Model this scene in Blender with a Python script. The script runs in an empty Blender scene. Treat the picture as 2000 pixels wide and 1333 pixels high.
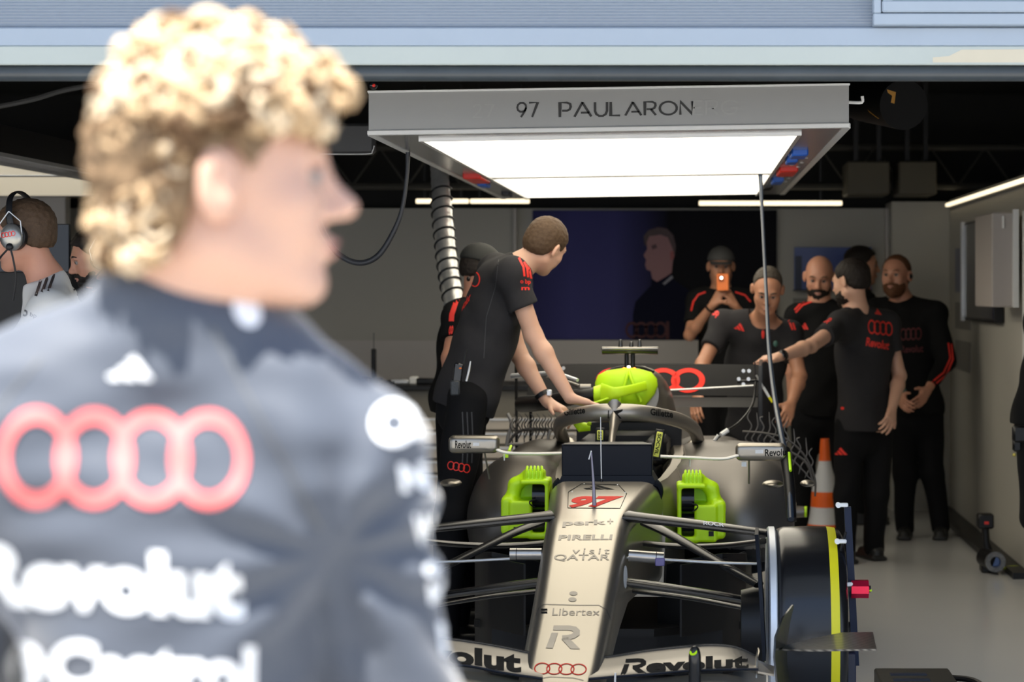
import bpy, bmesh, math, random
import numpy as np
from mathutils import Vector, Matrix
from mathutils.bvhtree import BVHTree

random.seed(7); np.random.seed(7)
SC = bpy.context.scene
COL = SC.collection

# ------------------------------------------------------------------ camera
F_PX = 4300.0; VPX = 1350.0; VPY = 565.0; CAM_H = 1.57
cd = bpy.data.cameras.new('camera'); cam = bpy.data.objects.new('camera', cd); COL.objects.link(cam)
cam.location = (0, 0, CAM_H); cam.rotation_euler = (math.radians(90), 0, 0)
cd.sensor_width = 36.0; cd.lens = F_PX / 2000.0 * 36.0
cd.shift_x = -(VPX - 1000.0) / 2000.0
cd.shift_y = -(666.5 - VPY) / 2000.0
cd.clip_start = 0.05; cd.clip_end = 200
cd.dof.use_dof = True; cd.dof.focus_distance = 7.9; cd.dof.aperture_fstop = 3.6
SC.camera = cam

# ------------------------------------------------------------------ sky, sun, exposure
w = bpy.data.worlds.new('world'); SC.world = w; w.use_nodes = True
nt = w.node_tree; nt.nodes.clear()
out = nt.nodes.new('ShaderNodeOutputWorld'); bg = nt.nodes.new('ShaderNodeBackground')
tc = nt.nodes.new('ShaderNodeTexCoord'); sx = nt.nodes.new('ShaderNodeSeparateXYZ'); rp = nt.nodes.new('ShaderNodeValToRGB')
rp.color_ramp.elements[0].position = 0.0; rp.color_ramp.elements[0].color = (0.75, 0.85, 1.0, 1)
rp.color_ramp.elements[1].position = 0.9; rp.color_ramp.elements[1].color = (0.34, 0.55, 1.0, 1)
nt.links.new(tc.outputs['Generated'], sx.inputs[0]); nt.links.new(sx.outputs['Z'], rp.inputs[0])
nt.links.new(rp.outputs[0], bg.inputs['Color']); bg.inputs['Strength'].default_value = 1.55
nt.links.new(bg.outputs[0], out.inputs[0])
sd = bpy.data.lights.new('sun', 'SUN'); sun = bpy.data.objects.new('sun', sd); COL.objects.link(sun)
sd.energy = 19.0; sd.angle = math.radians(0.6); sd.color = (1.0, 0.95, 0.86)
_el, _az = math.radians(72), math.radians(240)      # azimuth measured from +X
_dir = Vector((math.cos(_el) * math.cos(_az), math.cos(_el) * math.sin(_az), math.sin(_el)))
sun.rotation_euler = _dir.to_track_quat('Z', 'Y').to_euler(); sun.location = (-3, -6, 12)
vs = SC.view_settings; vs.view_transform = 'Standard'; vs.look = 'None'; vs.gamma = 1.0
vs.use_curve_mapping = False; vs.exposure = 0.0

# ------------------------------------------------------------------ basics
def W(px, py, d):
    """pixel of the photograph at distance d along the view axis -> point in the garage (metres)"""
    return np.array(((px - VPX) * d / F_PX, d, CAM_H + (VPY - py) * d / F_PX))
def V3(*a): return np.array(a, dtype=float)
def nrm(v):
    v = np.asarray(v, float); return v / (np.linalg.norm(v) + 1e-12)

MATS = {}
def mat(name, col, rough=0.5, metal=0.0, emit=None, es=0.0, var=0.0, vscale=20.0, bump=0.0, bscale=200.0, coat=0.0, sheen=0.0, sss=0.0, alpha=1.0, trans=0.0, spec=0.5, aniso=None):
    if name in MATS: return MATS[name]
    m = bpy.data.materials.new(name); m.use_nodes = True; n = m.node_tree; b = n.nodes['Principled BSDF']
    b.inputs['Base Color'].default_value = (*col, 1); b.inputs['Roughness'].default_value = rough
    b.inputs['Metallic'].default_value = metal
    b.inputs['Specular IOR Level'].default_value = spec
    if coat: b.inputs['Coat Weight'].default_value = coat; b.inputs['Coat Roughness'].default_value = 0.08
    if sheen: b.inputs['Sheen Weight'].default_value = sheen; b.inputs['Sheen Roughness'].default_value = 0.4
    if sss:
        b.inputs['Subsurface Weight'].default_value = sss; b.inputs['Subsurface Scale'].default_value = 0.02
        b.inputs['Subsurface Radius'].default_value = (1.0, 0.35, 0.2)
    if trans: b.inputs['Transmission Weight'].default_value = trans
    if alpha < 1: b.inputs['Alpha'].default_value = alpha
    if emit is not None:
        b.inputs['Emission Color'].default_value = (*emit, 1); b.inputs['Emission Strength'].default_value = es
    tcn = n.nodes.new('ShaderNodeTexCoord')
    if var or True:
        nz = n.nodes.new('ShaderNodeTexNoise'); nz.inputs['Scale'].default_value = vscale; nz.inputs['Detail'].default_value = 3
        mx = n.nodes.new('ShaderNodeMixRGB'); mx.blend_type = 'MIX'
        v = max(var, 0.02)
        mx.inputs[1].default_value = (*[c * (1 - v) for c in col], 1); mx.inputs[2].default_value = (*[min(1, c * (1 + v)) for c in col], 1)
        n.links.new(tcn.outputs['Object'], nz.inputs['Vector']); n.links.new(nz.outputs['Fac'], mx.inputs[0]); n.links.new(mx.outputs[0], b.inputs['Base Color'])
    if bump:
        nb = n.nodes.new('ShaderNodeTexNoise'); nb.inputs['Scale'].default_value = bscale; nb.inputs['Detail'].default_value = 4
        bp = n.nodes.new('ShaderNodeBump'); bp.inputs['Strength'].default_value = bump; bp.inputs['Distance'].default_value = 0.002
        n.links.new(tcn.outputs['Object'], nb.inputs['Vector']); n.links.new(nb.outputs['Fac'], bp.inputs['Height']); n.links.new(bp.outputs[0], b.inputs['Normal'])
    MATS[name] = m
    return m

def empty(name, label=None, cat=None, loc=(0, 0, 0), group=None):
    o = bpy.data.objects.new(name, None); COL.objects.link(o); o.location = tuple(float(x) for x in loc); o.empty_display_size = 0.1
    if label: o['label'] = label
    if cat: o['category'] = cat
    if group: o['group'] = group
    return o
def tag(o, label=None, cat=None, group=None, kind=None):
    if label: o['label'] = label
    if cat: o['category'] = cat
    if group: o['group'] = group
    if kind: o['kind'] = kind
    return o
def wloc(o):
    v = Vector((0, 0, 0))
    while o is not None: v = v + o.location; o = o.parent
    return v

class MB:
    """collects shapes (world coordinates) and links them as ONE mesh object"""
    def __init__(s): s.v = []; s.f = []; s.mi = []; s.n = 0
    def raw(s, V, F, mi=0):
        V = np.asarray(V, float).reshape(-1, 3); s.v.append(V); o = s.n
        for f in F: s.f.append(tuple(int(i) + o for i in f)); s.mi.append(mi)
        s.n += len(V); return s
    def box(s, c, h, R=None, mi=0, bev=0.0):
        c = np.asarray(c, float); h = np.asarray(h, float)
        b = min(bev, *(h * 0.49)) if bev else 0
        if b:
            pts = []
            for sx_ in (-1, 1):
                for sy_ in (-1, 1):
                    for sz_ in (-1, 1):
                        sg = np.array((sx_, sy_, sz_))
                        for a in range(3):
                            p = sg * (h - b); p = p.astype(float); p[a] = sg[a] * h[a]; pts.append(p)
            pts = np.array(pts)
            bm = bmesh.new(); vs_ = [bm.verts.new(p) for p in pts]; bmesh.ops.convex_hull(bm, input=vs_)
            bm.verts.index_update(); V = np.array([v.co[:] for v in bm.verts]); F = [[v.index for v in f.verts] for f in bm.faces]; bm.free()
        else:
            V = np.array([(x, y, z) for x in (-1, 1) for y in (-1, 1) for z in (-1, 1)], float) * h
            F = [(0, 1, 3, 2), (4, 6, 7, 5), (0, 4, 5, 1), (2, 3, 7, 6), (0, 2, 6, 4), (1, 5, 7, 3)]
        if R is not None: V = V @ np.asarray(R, float).T
        return s.raw(V + c, F, mi)
    def bx(s, x0, x1, y0, y1, z0, z1, mi=0, bev=0.0):
        return s.box(((x0 + x1) / 2, (y0 + y1) / 2, (z0 + z1) / 2), (abs(x1 - x0) / 2, abs(y1 - y0) / 2, abs(z1 - z0) / 2), None, mi, bev)
    def tube(s, pts, r, n=10, mi=0, smooth=0, caps=True, sq=None, up=None):
        P = np.array(pts, float); R = np.full(len(P), r, float) if np.isscalar(r) else np.array(r, float)
        if smooth: P, R = spline(P, R, smooth)
        T = np.gradient(P, axis=0); T /= (np.linalg.norm(T, axis=1, keepdims=True) + 1e-12)
        u = np.array((0, 0, 1.0)) if up is None else nrm(up)
        if abs(T[0] @ u) > 0.95: u = np.array((1.0, 0, 0))
        rings = []; a = np.arange(n) * 2 * math.pi / n
        for i in range(len(P)):
            u = u - T[i] * (u @ T[i]); u /= np.linalg.norm(u) + 1e-12; v = np.cross(T[i], u)
            k = 1.0 if sq is None else sq
            rings.append(P[i] + R[i] * (np.outer(np.cos(a), u) + k * np.outer(np.sin(a), v)))
        return s.loft(rings, caps, mi)
    def loft(s, rings, caps=True, mi=0, closed=True):
        n = len(rings[0]); V = np.concatenate(rings); F = []
        for i in range(len(rings) - 1):
            for j in range(n if closed else n - 1):
                k = (j + 1) % n; F.append((i * n + j, i * n + k, (i + 1) * n + k, (i + 1) * n + j))
        if caps: F.append(tuple(range(n - 1, -1, -1))); F.append(tuple((len(rings) - 1) * n + j for j in range(n)))
        return s.raw(V, F, mi)
    def ell(s, c, r, R=None, n=16, m=10, mi=0):
        rings = []
        for i in range(1, m):
            t = math.pi * i / m
            rings.append([(math.sin(t) * math.cos(a), math.sin(t) * math.sin(a), math.cos(t)) for a in np.arange(n) * 2 * math.pi / n])
        V = np.array(rings).reshape(-1, 3); V = np.vstack([V, [[0, 0, 1], [0, 0, -1]]]); F = []
        for i in range(m - 2):
            for j in range(n):
                k = (j + 1) % n; F.append((i * n + j, (i + 1) * n + j, (i + 1) * n + k, i * n + k))
        t, b = len(V) - 2, len(V) - 1
        for j in range(n):
            k = (j + 1) % n; F.append((t, j, k)); F.append((b, (m - 2) * n + k, (m - 2) * n + j))
        V = V * np.asarray(r, float)
        if R is not None: V = V @ np.asarray(R, float).T
        return s.raw(V + np.asarray(c, float), F, mi)
    def lathe(s, prof, c, axis, n=48, mi=0, closed=False):
        """prof: (a, r) pairs: a along axis, r radius"""
        ax = nrm(axis); u = nrm(np.cross(ax, (0, 0, 1.0) if abs(ax[2]) < 0.9 else (1.0, 0, 0))); v = np.cross(ax, u)
        th = np.arange(n) * 2 * math.pi / n
        rings = [np.asarray(c) + ax * a + r * (np.outer(np.cos(th), u) + np.outer(np.sin(th), v)) for a, r in prof]
        if closed: rings.append(rings[0])
        return s.loft(rings, False, mi)
    def prism(s, poly, o, ux, uy, th, mi=0):
        """2-D outline extruded by th along -(ux x uy)"""
        ux, uy = np.asarray(ux, float), np.asarray(uy, float); nn = nrm(np.cross(ux, uy)); P = np.asarray(poly, float)
        A = np.asarray(o, float) + np.outer(P[:, 0], ux) + np.outer(P[:, 1], uy); n = len(P)
        F = [tuple(range(n)), tuple(range(2 * n - 1, n - 1, -1))] + [(i, n + i, n + (i + 1) % n, (i + 1) % n) for i in range(n)]
        return s.raw(np.vstack([A, A - nn * th]), F, mi)
    def build(s, name, m, parent=None, smooth=True, ang=40, recalc=True):
        V = np.concatenate(s.v) if s.v else np.zeros((0, 3))
        loc = wloc(parent) if parent else None
        if parent is None:
            lo, hi = V.min(0), V.max(0); o3 = np.array(((lo[0] + hi[0]) / 2, (lo[1] + hi[1]) / 2, lo[2]))
        else: o3 = np.array(loc[:])
        me = bpy.data.meshes.new(name); me.from_pydata((V - o3).tolist(), [], s.f)
        if recalc:
            bm = bmesh.new(); bm.from_mesh(me); bmesh.ops.recalc_face_normals(bm, faces=bm.faces); bm.to_mesh(me); bm.free()
        o = bpy.data.objects.new(name, me); COL.objects.link(o)
        if parent: o.parent = parent
        else: o.location = tuple(o3)
        ms = m if isinstance(m, (list, tuple)) else [m]
        for q in ms: me.materials.append(q)
        me.polygons.foreach_set('material_index', s.mi)
        if smooth:
            me.polygons.foreach_set('use_smooth', [True] * len(me.polygons))
            try: me.set_sharp_from_angle(angle=math.radians(ang))
            except Exception: pass
        me.update()
        return o

def spline(P, R, k):
    n = len(P); Pp = np.vstack([2 * P[0] - P[1], P, 2 * P[-1] - P[-2]]); Rp = np.concatenate([[R[0]], R, [R[-1]]])
    o, q = [], []
    for i in range(1, n):
        for t in np.arange(k) / k:
            a = [-.5 * t + t * t - .5 * t ** 3, 1 - 2.5 * t * t + 1.5 * t ** 3, .5 * t + 2 * t * t - 1.5 * t ** 3, -.5 * t * t + .5 * t ** 3]
            o.append(sum(a[j] * Pp[i - 1 + j] for j in range(4))); q.append((1 - t) * Rp[i] + t * Rp[i + 1])
    o.append(P[-1]); q.append(R[-1])
    return np.array(o), np.array(q)

# ------------------------------------------------------------------ implicit surfaces for bodies, clothes and moulded shapes
def frame(fwd, up):
    """rows: forward, left, up"""
    f = nrm(fwd); u = nrm(np.asarray(up, float) - f * (np.asarray(up, float) @ f)); l = np.cross(u, f)
    return np.array([f, l, u])
class Vol:
    def __init__(s): s.p = []; s.disp = None
    def cone(s, a, b, ra, rb, k=0.02, op='add', sq=None):
        """tapered limb; sq = (direction, factor) squashes the section along direction"""
        a = np.asarray(a, float); b = np.asarray(b, float); L = b - a; l2 = max(L @ L, 1e-9); m = max(ra, rb)
        if sq is None:
            def fn(X, Y, Z):
                px, py, pz = X - a[0], Y - a[1], Z - a[2]
                t = np.clip((px * L[0] + py * L[1] + pz * L[2]) / l2, 0, 1)
                return np.sqrt((px - t * L[0]) ** 2 + (py - t * L[1]) ** 2 + (pz - t * L[2]) ** 2) - (ra + t * (rb - ra))
        else:
            v = nrm(sq[0]); q = 1.0 / sq[1]
            def fn(X, Y, Z):
                px, py, pz = X - a[0], Y - a[1], Z - a[2]
                t = np.clip((px * L[0] + py * L[1] + pz * L[2]) / l2, 0, 1)
                dx, dy, dz = px - t * L[0], py - t * L[1], pz - t * L[2]
                w_ = (dx * v[0] + dy * v[1] + dz * v[2]) * (q - 1)
                dx, dy, dz = dx + v[0] * w_, dy + v[1] * w_, dz + v[2] * w_
                return (np.sqrt(dx * dx + dy * dy + dz * dz) - (ra + t * (rb - ra))) * min(1, sq[1])
            m = m * max(1, sq[1])
        s.p.append((fn, np.minimum(a, b) - m, np.maximum(a, b) + m, k, op)); return s
    def ell(s, c, r, R=None, k=0.02, op='add'):
        c = np.asarray(c, float); r = np.asarray(r, float); R = np.eye(3) if R is None else np.asarray(R, float); rm = r.min()
        def fn(X, Y, Z):
            x, y, z = X - c[0], Y - c[1], Z - c[2]
            u = (R[0, 0] * x + R[0, 1] * y + R[0, 2] * z) / r[0]; v = (R[1, 0] * x + R[1, 1] * y + R[1, 2] * z) / r[1]; w_ = (R[2, 0] * x + R[2, 1] * y + R[2, 2] * z) / r[2]
            k0 = np.sqrt(u * u + v * v + w_ * w_); k1 = np.sqrt((u / r[0]) ** 2 + (v / r[1]) ** 2 + (w_ / r[2]) ** 2)
            return k0 * (k0 - 1) / (k1 + 1e-6)
        e = np.sqrt((R.T ** 2) @ (r ** 2)); s.p.append((fn, c - e, c + e, k, op)); return s
    def box(s, c, h, R=None, rd=0.01, k=0.01, op='add'):
        c = np.asarray(c, float); h = np.asarray(h, float) - rd; R = np.eye(3) if R is None else np.asarray(R, float)
        def fn(X, Y, Z):
            x, y, z = X - c[0], Y - c[1], Z - c[2]
            q = [np.abs(R[i, 0] * x + R[i, 1] * y + R[i, 2] * z) - h[i] for i in range(3)]
            o = np.sqrt(sum(np.maximum(t, 0) ** 2 for t in q))
            return o + np.minimum(np.maximum(q[0], np.maximum(q[1], q[2])), 0) - rd
        e = np.abs(R.T) @ (h + rd); s.p.append((fn, c - e, c + e, k, op)); return s
    def plane(s, p, n, k=0.004, lo=None, hi=None):
        """cut away the side n points to"""
        p = np.asarray(p, float); n = nrm(n)
        def fn(X, Y, Z): return (X - p[0]) * n[0] + (Y - p[1]) * n[1] + (Z - p[2]) * n[2]
        s.p.append((fn, lo, hi, k, 'int')); return s
    def func(s, fn, lo, hi, k=0.01, op='add'):
        s.p.append((fn, lo, hi, k, op)); return s
    def mesh(s, h):
        adds = [q for q in s.p if q[4] == 'add']
        lo = np.min([q[1] for q in adds], axis=0) - 3 * h - 0.01; hi = np.max([q[2] for q in adds], axis=0) + 3 * h + 0.01
        n = np.ceil((hi - lo) / h).astype(int) + 1
        ax = [lo[i] + h * np.arange(n[i]) for i in range(3)]
        f = np.full(n, 0.05, np.float32)
        for fn, a, b, k, op in s.p:
            if a is None: sl = [slice(0, n[i]) for i in range(3)]
            else:
                mg = k + 3 * h + 0.01
                i0 = np.clip(((np.asarray(a) - mg - lo) / h).astype(int), 0, n - 1); i1 = np.clip(((np.asarray(b) + mg - lo) / h).astype(int) + 2, 1, n)
                sl = [slice(i0[i], i1[i]) for i in range(3)]
            X = ax[0][sl[0]][:, None, None]; Y = ax[1][sl[1]][None, :, None]; Z = ax[2][sl[2]][None, None, :]
            d = np.broadcast_to(fn(X, Y, Z), f[tuple(sl)].shape); g = f[tuple(sl)]
            if op == 'add':
                hh = np.maximum(k - np.abs(g - d), 0) / k; f[tuple(sl)] = np.minimum(g, d) - hh * hh * k * 0.25
            elif op == 'sub':
                hh = np.maximum(k - np.abs(g + d), 0) / k; f[tuple(sl)] = np.maximum(g, -d) + hh * hh * k * 0.25
            else:
                hh = np.maximum(k - np.abs(g - d), 0) / k; f[tuple(sl)] = np.maximum(g, d) + hh * hh * k * 0.25
        if s.disp is not None:
            m = np.abs(f) < 0.03 + h; I = np.nonzero(m)
            f[m] += s.disp(ax[0][I[0]], ax[1][I[1]], ax[2][I[2]])
        return nets(f, lo, h)
    def build(s, name, m, parent=None, h=0.006, smooth_it=1):
        V, F = s.mesh(h)
        V = relax(V, F, smooth_it)
        b = MB(); b.v = [V]; b.f = [tuple(q) for q in F.tolist()]; b.mi = [0] * len(F); b.n = len(V)
        return b.build(name, m, parent, ang=180, recalc=False)
def relax(V, F, it):
    for _ in range(it):
        acc = np.zeros_like(V); cnt = np.zeros(len(V))
        for i in range(4):
            a, b = F[:, i], F[:, (i + 1) % 4]
            np.add.at(acc, a, V[b]); np.add.at(cnt, a, 1); np.add.at(acc, b, V[a]); np.add.at(cnt, b, 1)
        V = 0.5 * V + 0.5 * acc / np.maximum(cnt, 1)[:, None]
    return V
def nets(f, lo, h):
    s = f < 0; n = np.array(f.shape)
    c = np.zeros(n - 1, np.int8)
    for i in (0, 1):
        for j in (0, 1):
            for k in (0, 1): c += s[i:n[0] - 1 + i, j:n[1] - 1 + j, k:n[2] - 1 + k]
    act = (c > 0) & (c < 8); idx = np.full(n - 1, -1, np.int64); I = np.array(np.nonzero(act)); idx[act] = np.arange(I.shape[1])
    acc = np.zeros((I.shape[1], 3)); cnt = np.zeros(I.shape[1])
    for ax in range(3):
        o = [q for q in range(3) if q != ax]
        for u in (0, 1):
            for v in (0, 1):
                A = I.copy(); A[o[0]] += u; A[o[1]] += v; B = A.copy(); B[ax] += 1
                fa = f[tuple(A)]; fb = f[tuple(B)]; m = (fa < 0) != (fb < 0)
                t = np.where(m, fa / np.where(m, fa - fb, 1), 0); P = np.zeros((I.shape[1], 3)); P[:, o[0]] = u; P[:, o[1]] = v; P[:, ax] = t
                acc += P * m[:, None]; cnt += m
    V = lo + h * (I.T + acc / np.maximum(cnt, 1)[:, None])
    Fs = []
    for ax in range(3):
        o = [(ax + 1) % 3, (ax + 2) % 3]
        a = [slice(None)] * 3; b = [slice(None)] * 3; a[ax] = slice(0, n[ax] - 1); b[ax] = slice(1, n[ax])
        d = s[tuple(a)] != s[tuple(b)]; E = np.array(np.nonzero(d))
        ok = (E[o[0]] > 0) & (E[o[1]] > 0) & (E[o[0]] < n[o[0]] - 1) & (E[o[1]] < n[o[1]] - 1); E = E[:, ok]
        q = []
        for (u, v) in ((-1, -1), (0, -1), (0, 0), (-1, 0)):
            C = E.copy(); C[o[0]] += u; C[o[1]] += v; q.append(idx[tuple(C)])
        q = np.array(q).T; ins = s[tuple(E)]; q[~ins] = q[~ins][:, ::-1]; Fs.append(q)
    F = np.concatenate(Fs); F = F[(F >= 0).all(1)]
    return V, F
def wav(amp, freq, seed, n=7, aniso=(1, 1, 1)):
    r = np.random.RandomState(seed); D = r.randn(n, 3); D /= np.linalg.norm(D, axis=1, keepdims=True); D *= np.array(aniso); ph = r.rand(n) * 6.28; fr = freq * (0.6 + 0.9 * r.rand(n))
    def fn(x, y, z):
        o = 0
        for i in range(n):
            o = o + np.sin(fr[i] * (D[i, 0] * x + D[i, 1] * y + D[i, 2] * z) + ph[i] + 1.3 * np.sin(fr[(i + 1) % n] * 0.5 * (D[i, 1] * x + D[i, 2] * y - D[i, 0] * z)))
        return amp * o / math.sqrt(n)
    return fn

# ------------------------------------------------------------------ lettering and marks
_TC = {}
def text2d(s, bold=0.0, shear=0.0, space=1.0):
    key = (s, bold, shear, space)
    if key in _TC: return _TC[key]
    c = bpy.data.curves.new('t', 'FONT'); c.body = s; c.size = 1.0; c.offset = bold; c.shear = shear; c.space_character = space; c.resolution_u = 4
    o = bpy.data.objects.new('t', c); COL.objects.link(o); bpy.context.view_layer.update()
    me = bpy.data.meshes.new_from_object(o.evaluated_get(bpy.context.evaluated_depsgraph_get()))
    V = np.array([v.co[:2] for v in me.vertices]); F = [tuple(p.vertices) for p in me.polygons]
    bpy.data.objects.remove(o); bpy.data.curves.remove(c); bpy.data.meshes.remove(me)
    V = (V - V.min(0)) / (V.max(0) - V.min(0))
    _TC[key] = (V, F); return V, F
def strip2d(P, w_, closed=False):
    P = np.array(P, float); n = len(P)
    T = (np.roll(P, -1, 0) - np.roll(P, 1, 0)) if closed else np.gradient(P, axis=0)
    T /= np.linalg.norm(T, axis=1, keepdims=True) + 1e-9; N = np.stack([-T[:, 1], T[:, 0]], 1) * w_ / 2
    if not closed:
        for i in range(1, n - 1):
            a = nrm(P[i] - P[i - 1]); b = nrm(P[i + 1] - P[i]); c = max(0.5, math.sqrt(max(0.0, (1 + a @ b) / 2))); N[i] /= c
    V = np.vstack([P + N, P - N]); F = [(i, (i + 1) % n, n + (i + 1) % n, n + i) for i in range(n if closed else n - 1)]
    return V, F
def join2d(L):
    V = []; F = []; o = 0
    for v, f in L: V.append(v); F += [tuple(i + o for i in q) for q in f]; o += len(v)
    return np.vstack(V), F
def rings2d(st=0.14):
    """four interlocking rings, fitted to the unit square"""
    L = []
    for i in range(4):
        a = np.arange(40) * 2 * math.pi / 40; c = 0.5 + i * 0.74
        L.append(strip2d(np.stack([c + (0.5 - st / 2) * np.cos(a), 0.5 + (0.5 - st / 2) * np.sin(a)], 1), st, True))
    V, F = join2d(L); V[:, 0] /= (1 + 3 * 0.74); return V, F
def bars2d():
    """three slanted bars rising to the right"""
    L = []
    for x0, h in ((0.16, 0.40), (0.46, 0.70), (0.76, 1.0)):
        L.append((np.array([(x0, 0), (x0 + .225, 0), (x0 + .225 - .42 * h, h), (x0 - .42 * (h - .13), h - .13)]), [(0, 1, 2, 3)]))
    V, F = join2d(L); V = (V - V.min(0)) / (V.max(0) - V.min(0)); return V, F
GL = {  # single-line capitals for the name board
    '9': [[(.62, .66), (.58, .84), (.42, .97), (.22, .97), (.05, .84), (.0, .66), (.05, .48), (.2, .37), (.38, .37), (.55, .46), (.62, .66)], [(.62, .66), (.5, .36), (.26, 0)]],
    '7': [[(0, .97), (.6, .97), (.22, 0)]],
    'P': [[(0, 0), (0, .97), (.38, .97), (.55, .87), (.58, .68), (.52, .5), (.38, .42), (.12, .42)]],
    'A': [[(0, 0), (.44, 1)], [(.42, .97), (.9, 0)], [(.34, .27), (.78, .27)]],
    'U': [[(0, .97), (0, .36), (.07, .15), (.22, .03), (.42, .03), (.57, .15), (.64, .36), (.64, .97)]],
    'L': [[(0, .97), (0, .04), (.5, .04)]],
    'R': [[(0, 0), (0, .97), (.42, .97), (.58, .87), (.6, .7), (.54, .52), (.4, .44), (.1, .44)], [(.34, .44), (.62, 0)]],
    'O': [[(.5 + .48 * math.cos(t), .49 + .47 * math.sin(t)) for t in np.linspace(0, 2 * math.pi, 29)]],
    'N': [[(0, 0), (0, .95), (.66, .06), (.66, .97)]],
    'E': [[(.5, .97), (0, .97), (0, .04), (.5, .04)], [(0, .5), (.45, .5)]],
    'G': [[(.9, .8), (.7, .93), (.45, .97), (.2, .87), (.04, .66), (.02, .4), (.14, .16), (.38, .03), (.62, .05), (.82, .2), (.86, .45), (.5, .45)]],
    'H': [[(0, 0), (0, .97)], [(.6, 0), (.6, .97)], [(0, .5), (.6, .5)]], 'B': [[(0, .04), (0, .97), (.4, .97), (.52, .75), (.38, .52), (0, .52)], [(.38, .52), (.56, .3), (.42, .04), (0, .04)]],
    '2': [[(0, .8), (.2, .97), (.45, .95), (.55, .75), (.4, .45), (0, .04), (.6, .04)]]}
def line_text(s, wt=0.1, gap=0.2):
    L = []; x = 0
    for ch in s:
        if ch == ' ': x += 0.55; continue
        m = 0
        for st in GL[ch]:
            P = np.array(st, float); m = max(m, P[:, 0].max()); P[:, 0] += x; L.append(strip2d(P, wt))
        x += m + gap
    V, F = join2d(L); asp = (V[:, 0].max() - V[:, 0].min()) / (V[:, 1].max() - V[:, 1].min()); V = (V - V.min(0)) / (V.max(0) - V.min(0)); return V, F
def bvh_of(objs):
    V = []; F = []; o = 0
    for ob in objs:
        l = wloc(ob)
        for v in ob.data.vertices: V.append(v.co + l)
        for p in ob.data.polygons: F.append([i + o for i in p.vertices])
        o = len(V)
    return BVHTree.FromPolygons(V, F)
def decal(name, shape, c, ux, uy, w_, h_, m, parent, tgt=None, off=0.0012, seg=None, cen=True, n=None, reach=0.4):
    """flat mark of size w_ x h_ centred on c, draped onto the surfaces in tgt"""
    V2, F2 = shape; ux = nrm(ux); uy = nrm(uy); nn = nrm(np.cross(ux, uy)) if n is None else nrm(n)
    bm = bmesh.new(); vs_ = [bm.verts.new(((x - .5) * w_, (y - .5) * h_, 0)) for x, y in V2]
    for f in F2:
        try: bm.faces.new([vs_[i] for i in f])
        except Exception: pass
    bmesh.ops.remove_doubles(bm, verts=bm.verts, dist=1e-6)
    if tgt is not None:
        bmesh.ops.triangulate(bm, faces=bm.faces)
        seg = seg or max(w_, h_) / 14
        for _ in range(6):
            E = [e for e in bm.edges if e.calc_length() > seg]
            if not E: break
            bmesh.ops.subdivide_edges(bm, edges=E, cuts=1); bmesh.ops.triangulate(bm, faces=bm.faces)
        dead = []
        for v in bm.verts:
            p = np.asarray(c) + ux * v.co.x + uy * v.co.y
            hit = tgt.ray_cast(Vector(p + nn * reach), Vector(-nn), reach * 2)
            if hit[0] is None: dead.append(v); continue
            hn = hit[1]
            if hn.dot(Vector(nn)) < 0: hn = -hn
            v.co = hit[0] + hn * off
        bmesh.ops.delete(bm, geom=dead, context='VERTS')
    else:
        for v in bm.verts: v.co = Vector(np.asarray(c) + ux * v.co.x + uy * v.co.y + nn * off)
    bm.verts.index_update(); bm.faces.ensure_lookup_table()
    b = MB(); b.raw([v.co[:] for v in bm.verts], [[v.index for v in f.verts] for f in bm.faces]); bm.free()
    if not b.f: return None
    return b.build(name, m, parent, ang=180, recalc=False)

# ================================================================== SETTING
def ST(o, **k): o['kind'] = 'structure'; return o
m_floor = mat('epoxy_floor_grey', (0.66, 0.66, 0.65), 0.17, coat=0.3, var=0.05, vscale=1.2)
m_ground = mat('concrete_pit_lane', (0.37, 0.355, 0.33), 0.9, var=0.15, vscale=3, bump=0.4)
m_wall = mat('wall_panel_grey', (0.50, 0.48, 0.42), 0.5, var=0.03, vscale=2)
m_wall2 = mat('wall_panel_light', (0.60, 0.56, 0.52), 0.45, var=0.03, vscale=2)
m_black = mat('matt_black', (0.012, 0.012, 0.012), 0.8)
m_ceil = mat('ceiling_black', (0.02, 0.02, 0.02), 0.9)
m_facade = mat('facade_white', (0.36, 0.43, 0.52), 0.5, var=0.04, vscale=4)
m_slat = mat('shutter_grey', (0.28, 0.33, 0.40), 0.45, var=0.04, vscale=3)
m_rubber = mat('rubber_seal', (0.045, 0.055, 0.062), 0.35, var=0.35, vscale=5, bump=0.2, bscale=60)
m_alu = mat('brushed_aluminium', (0.62, 0.62, 0.61), 0.35, 0.6, var=0.04)
m_white = mat('white_plastic', (0.80, 0.80, 0.78), 0.4)
m_cream = mat('cream_panel', (0.72, 0.66, 0.52), 0.6)
m_navy = mat('navy_plastic', (0.005, 0.007, 0.013), 0.55, spec=.25, var=0.1)
m_blk = mat('satin_black', (0.007, 0.007, 0.008), 0.4, spec=.35)
m_gblk = mat('gloss_black', (0.008, 0.008, 0.01), 0.12)
m_red = mat('signal_red', (0.75, 0.03, 0.02), 0.4)
m_blue = mat('socket_blue', (0.02, 0.12, 0.55), 0.4)
m_lamp = mat('lamp_panel', (1, 1, 1), 0.5, emit=(1.0, 0.92, 0.75), es=3.0)
m_strip = mat('led_strip', (1, 1, 1), 0.5, emit=(1.0, 0.84, 0.56), es=1.6)
m_board = mat('gantry_fascia', (0.33, 0.33, 0.32), 0.35, 0.35, var=0.02)
m_under = mat('gantry_underside', (0.42, 0.42, 0.42), 0.22, 0.6, var=0.03)
m_ink = mat('black_lettering', (0.02, 0.02, 0.02), 0.5)

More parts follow.
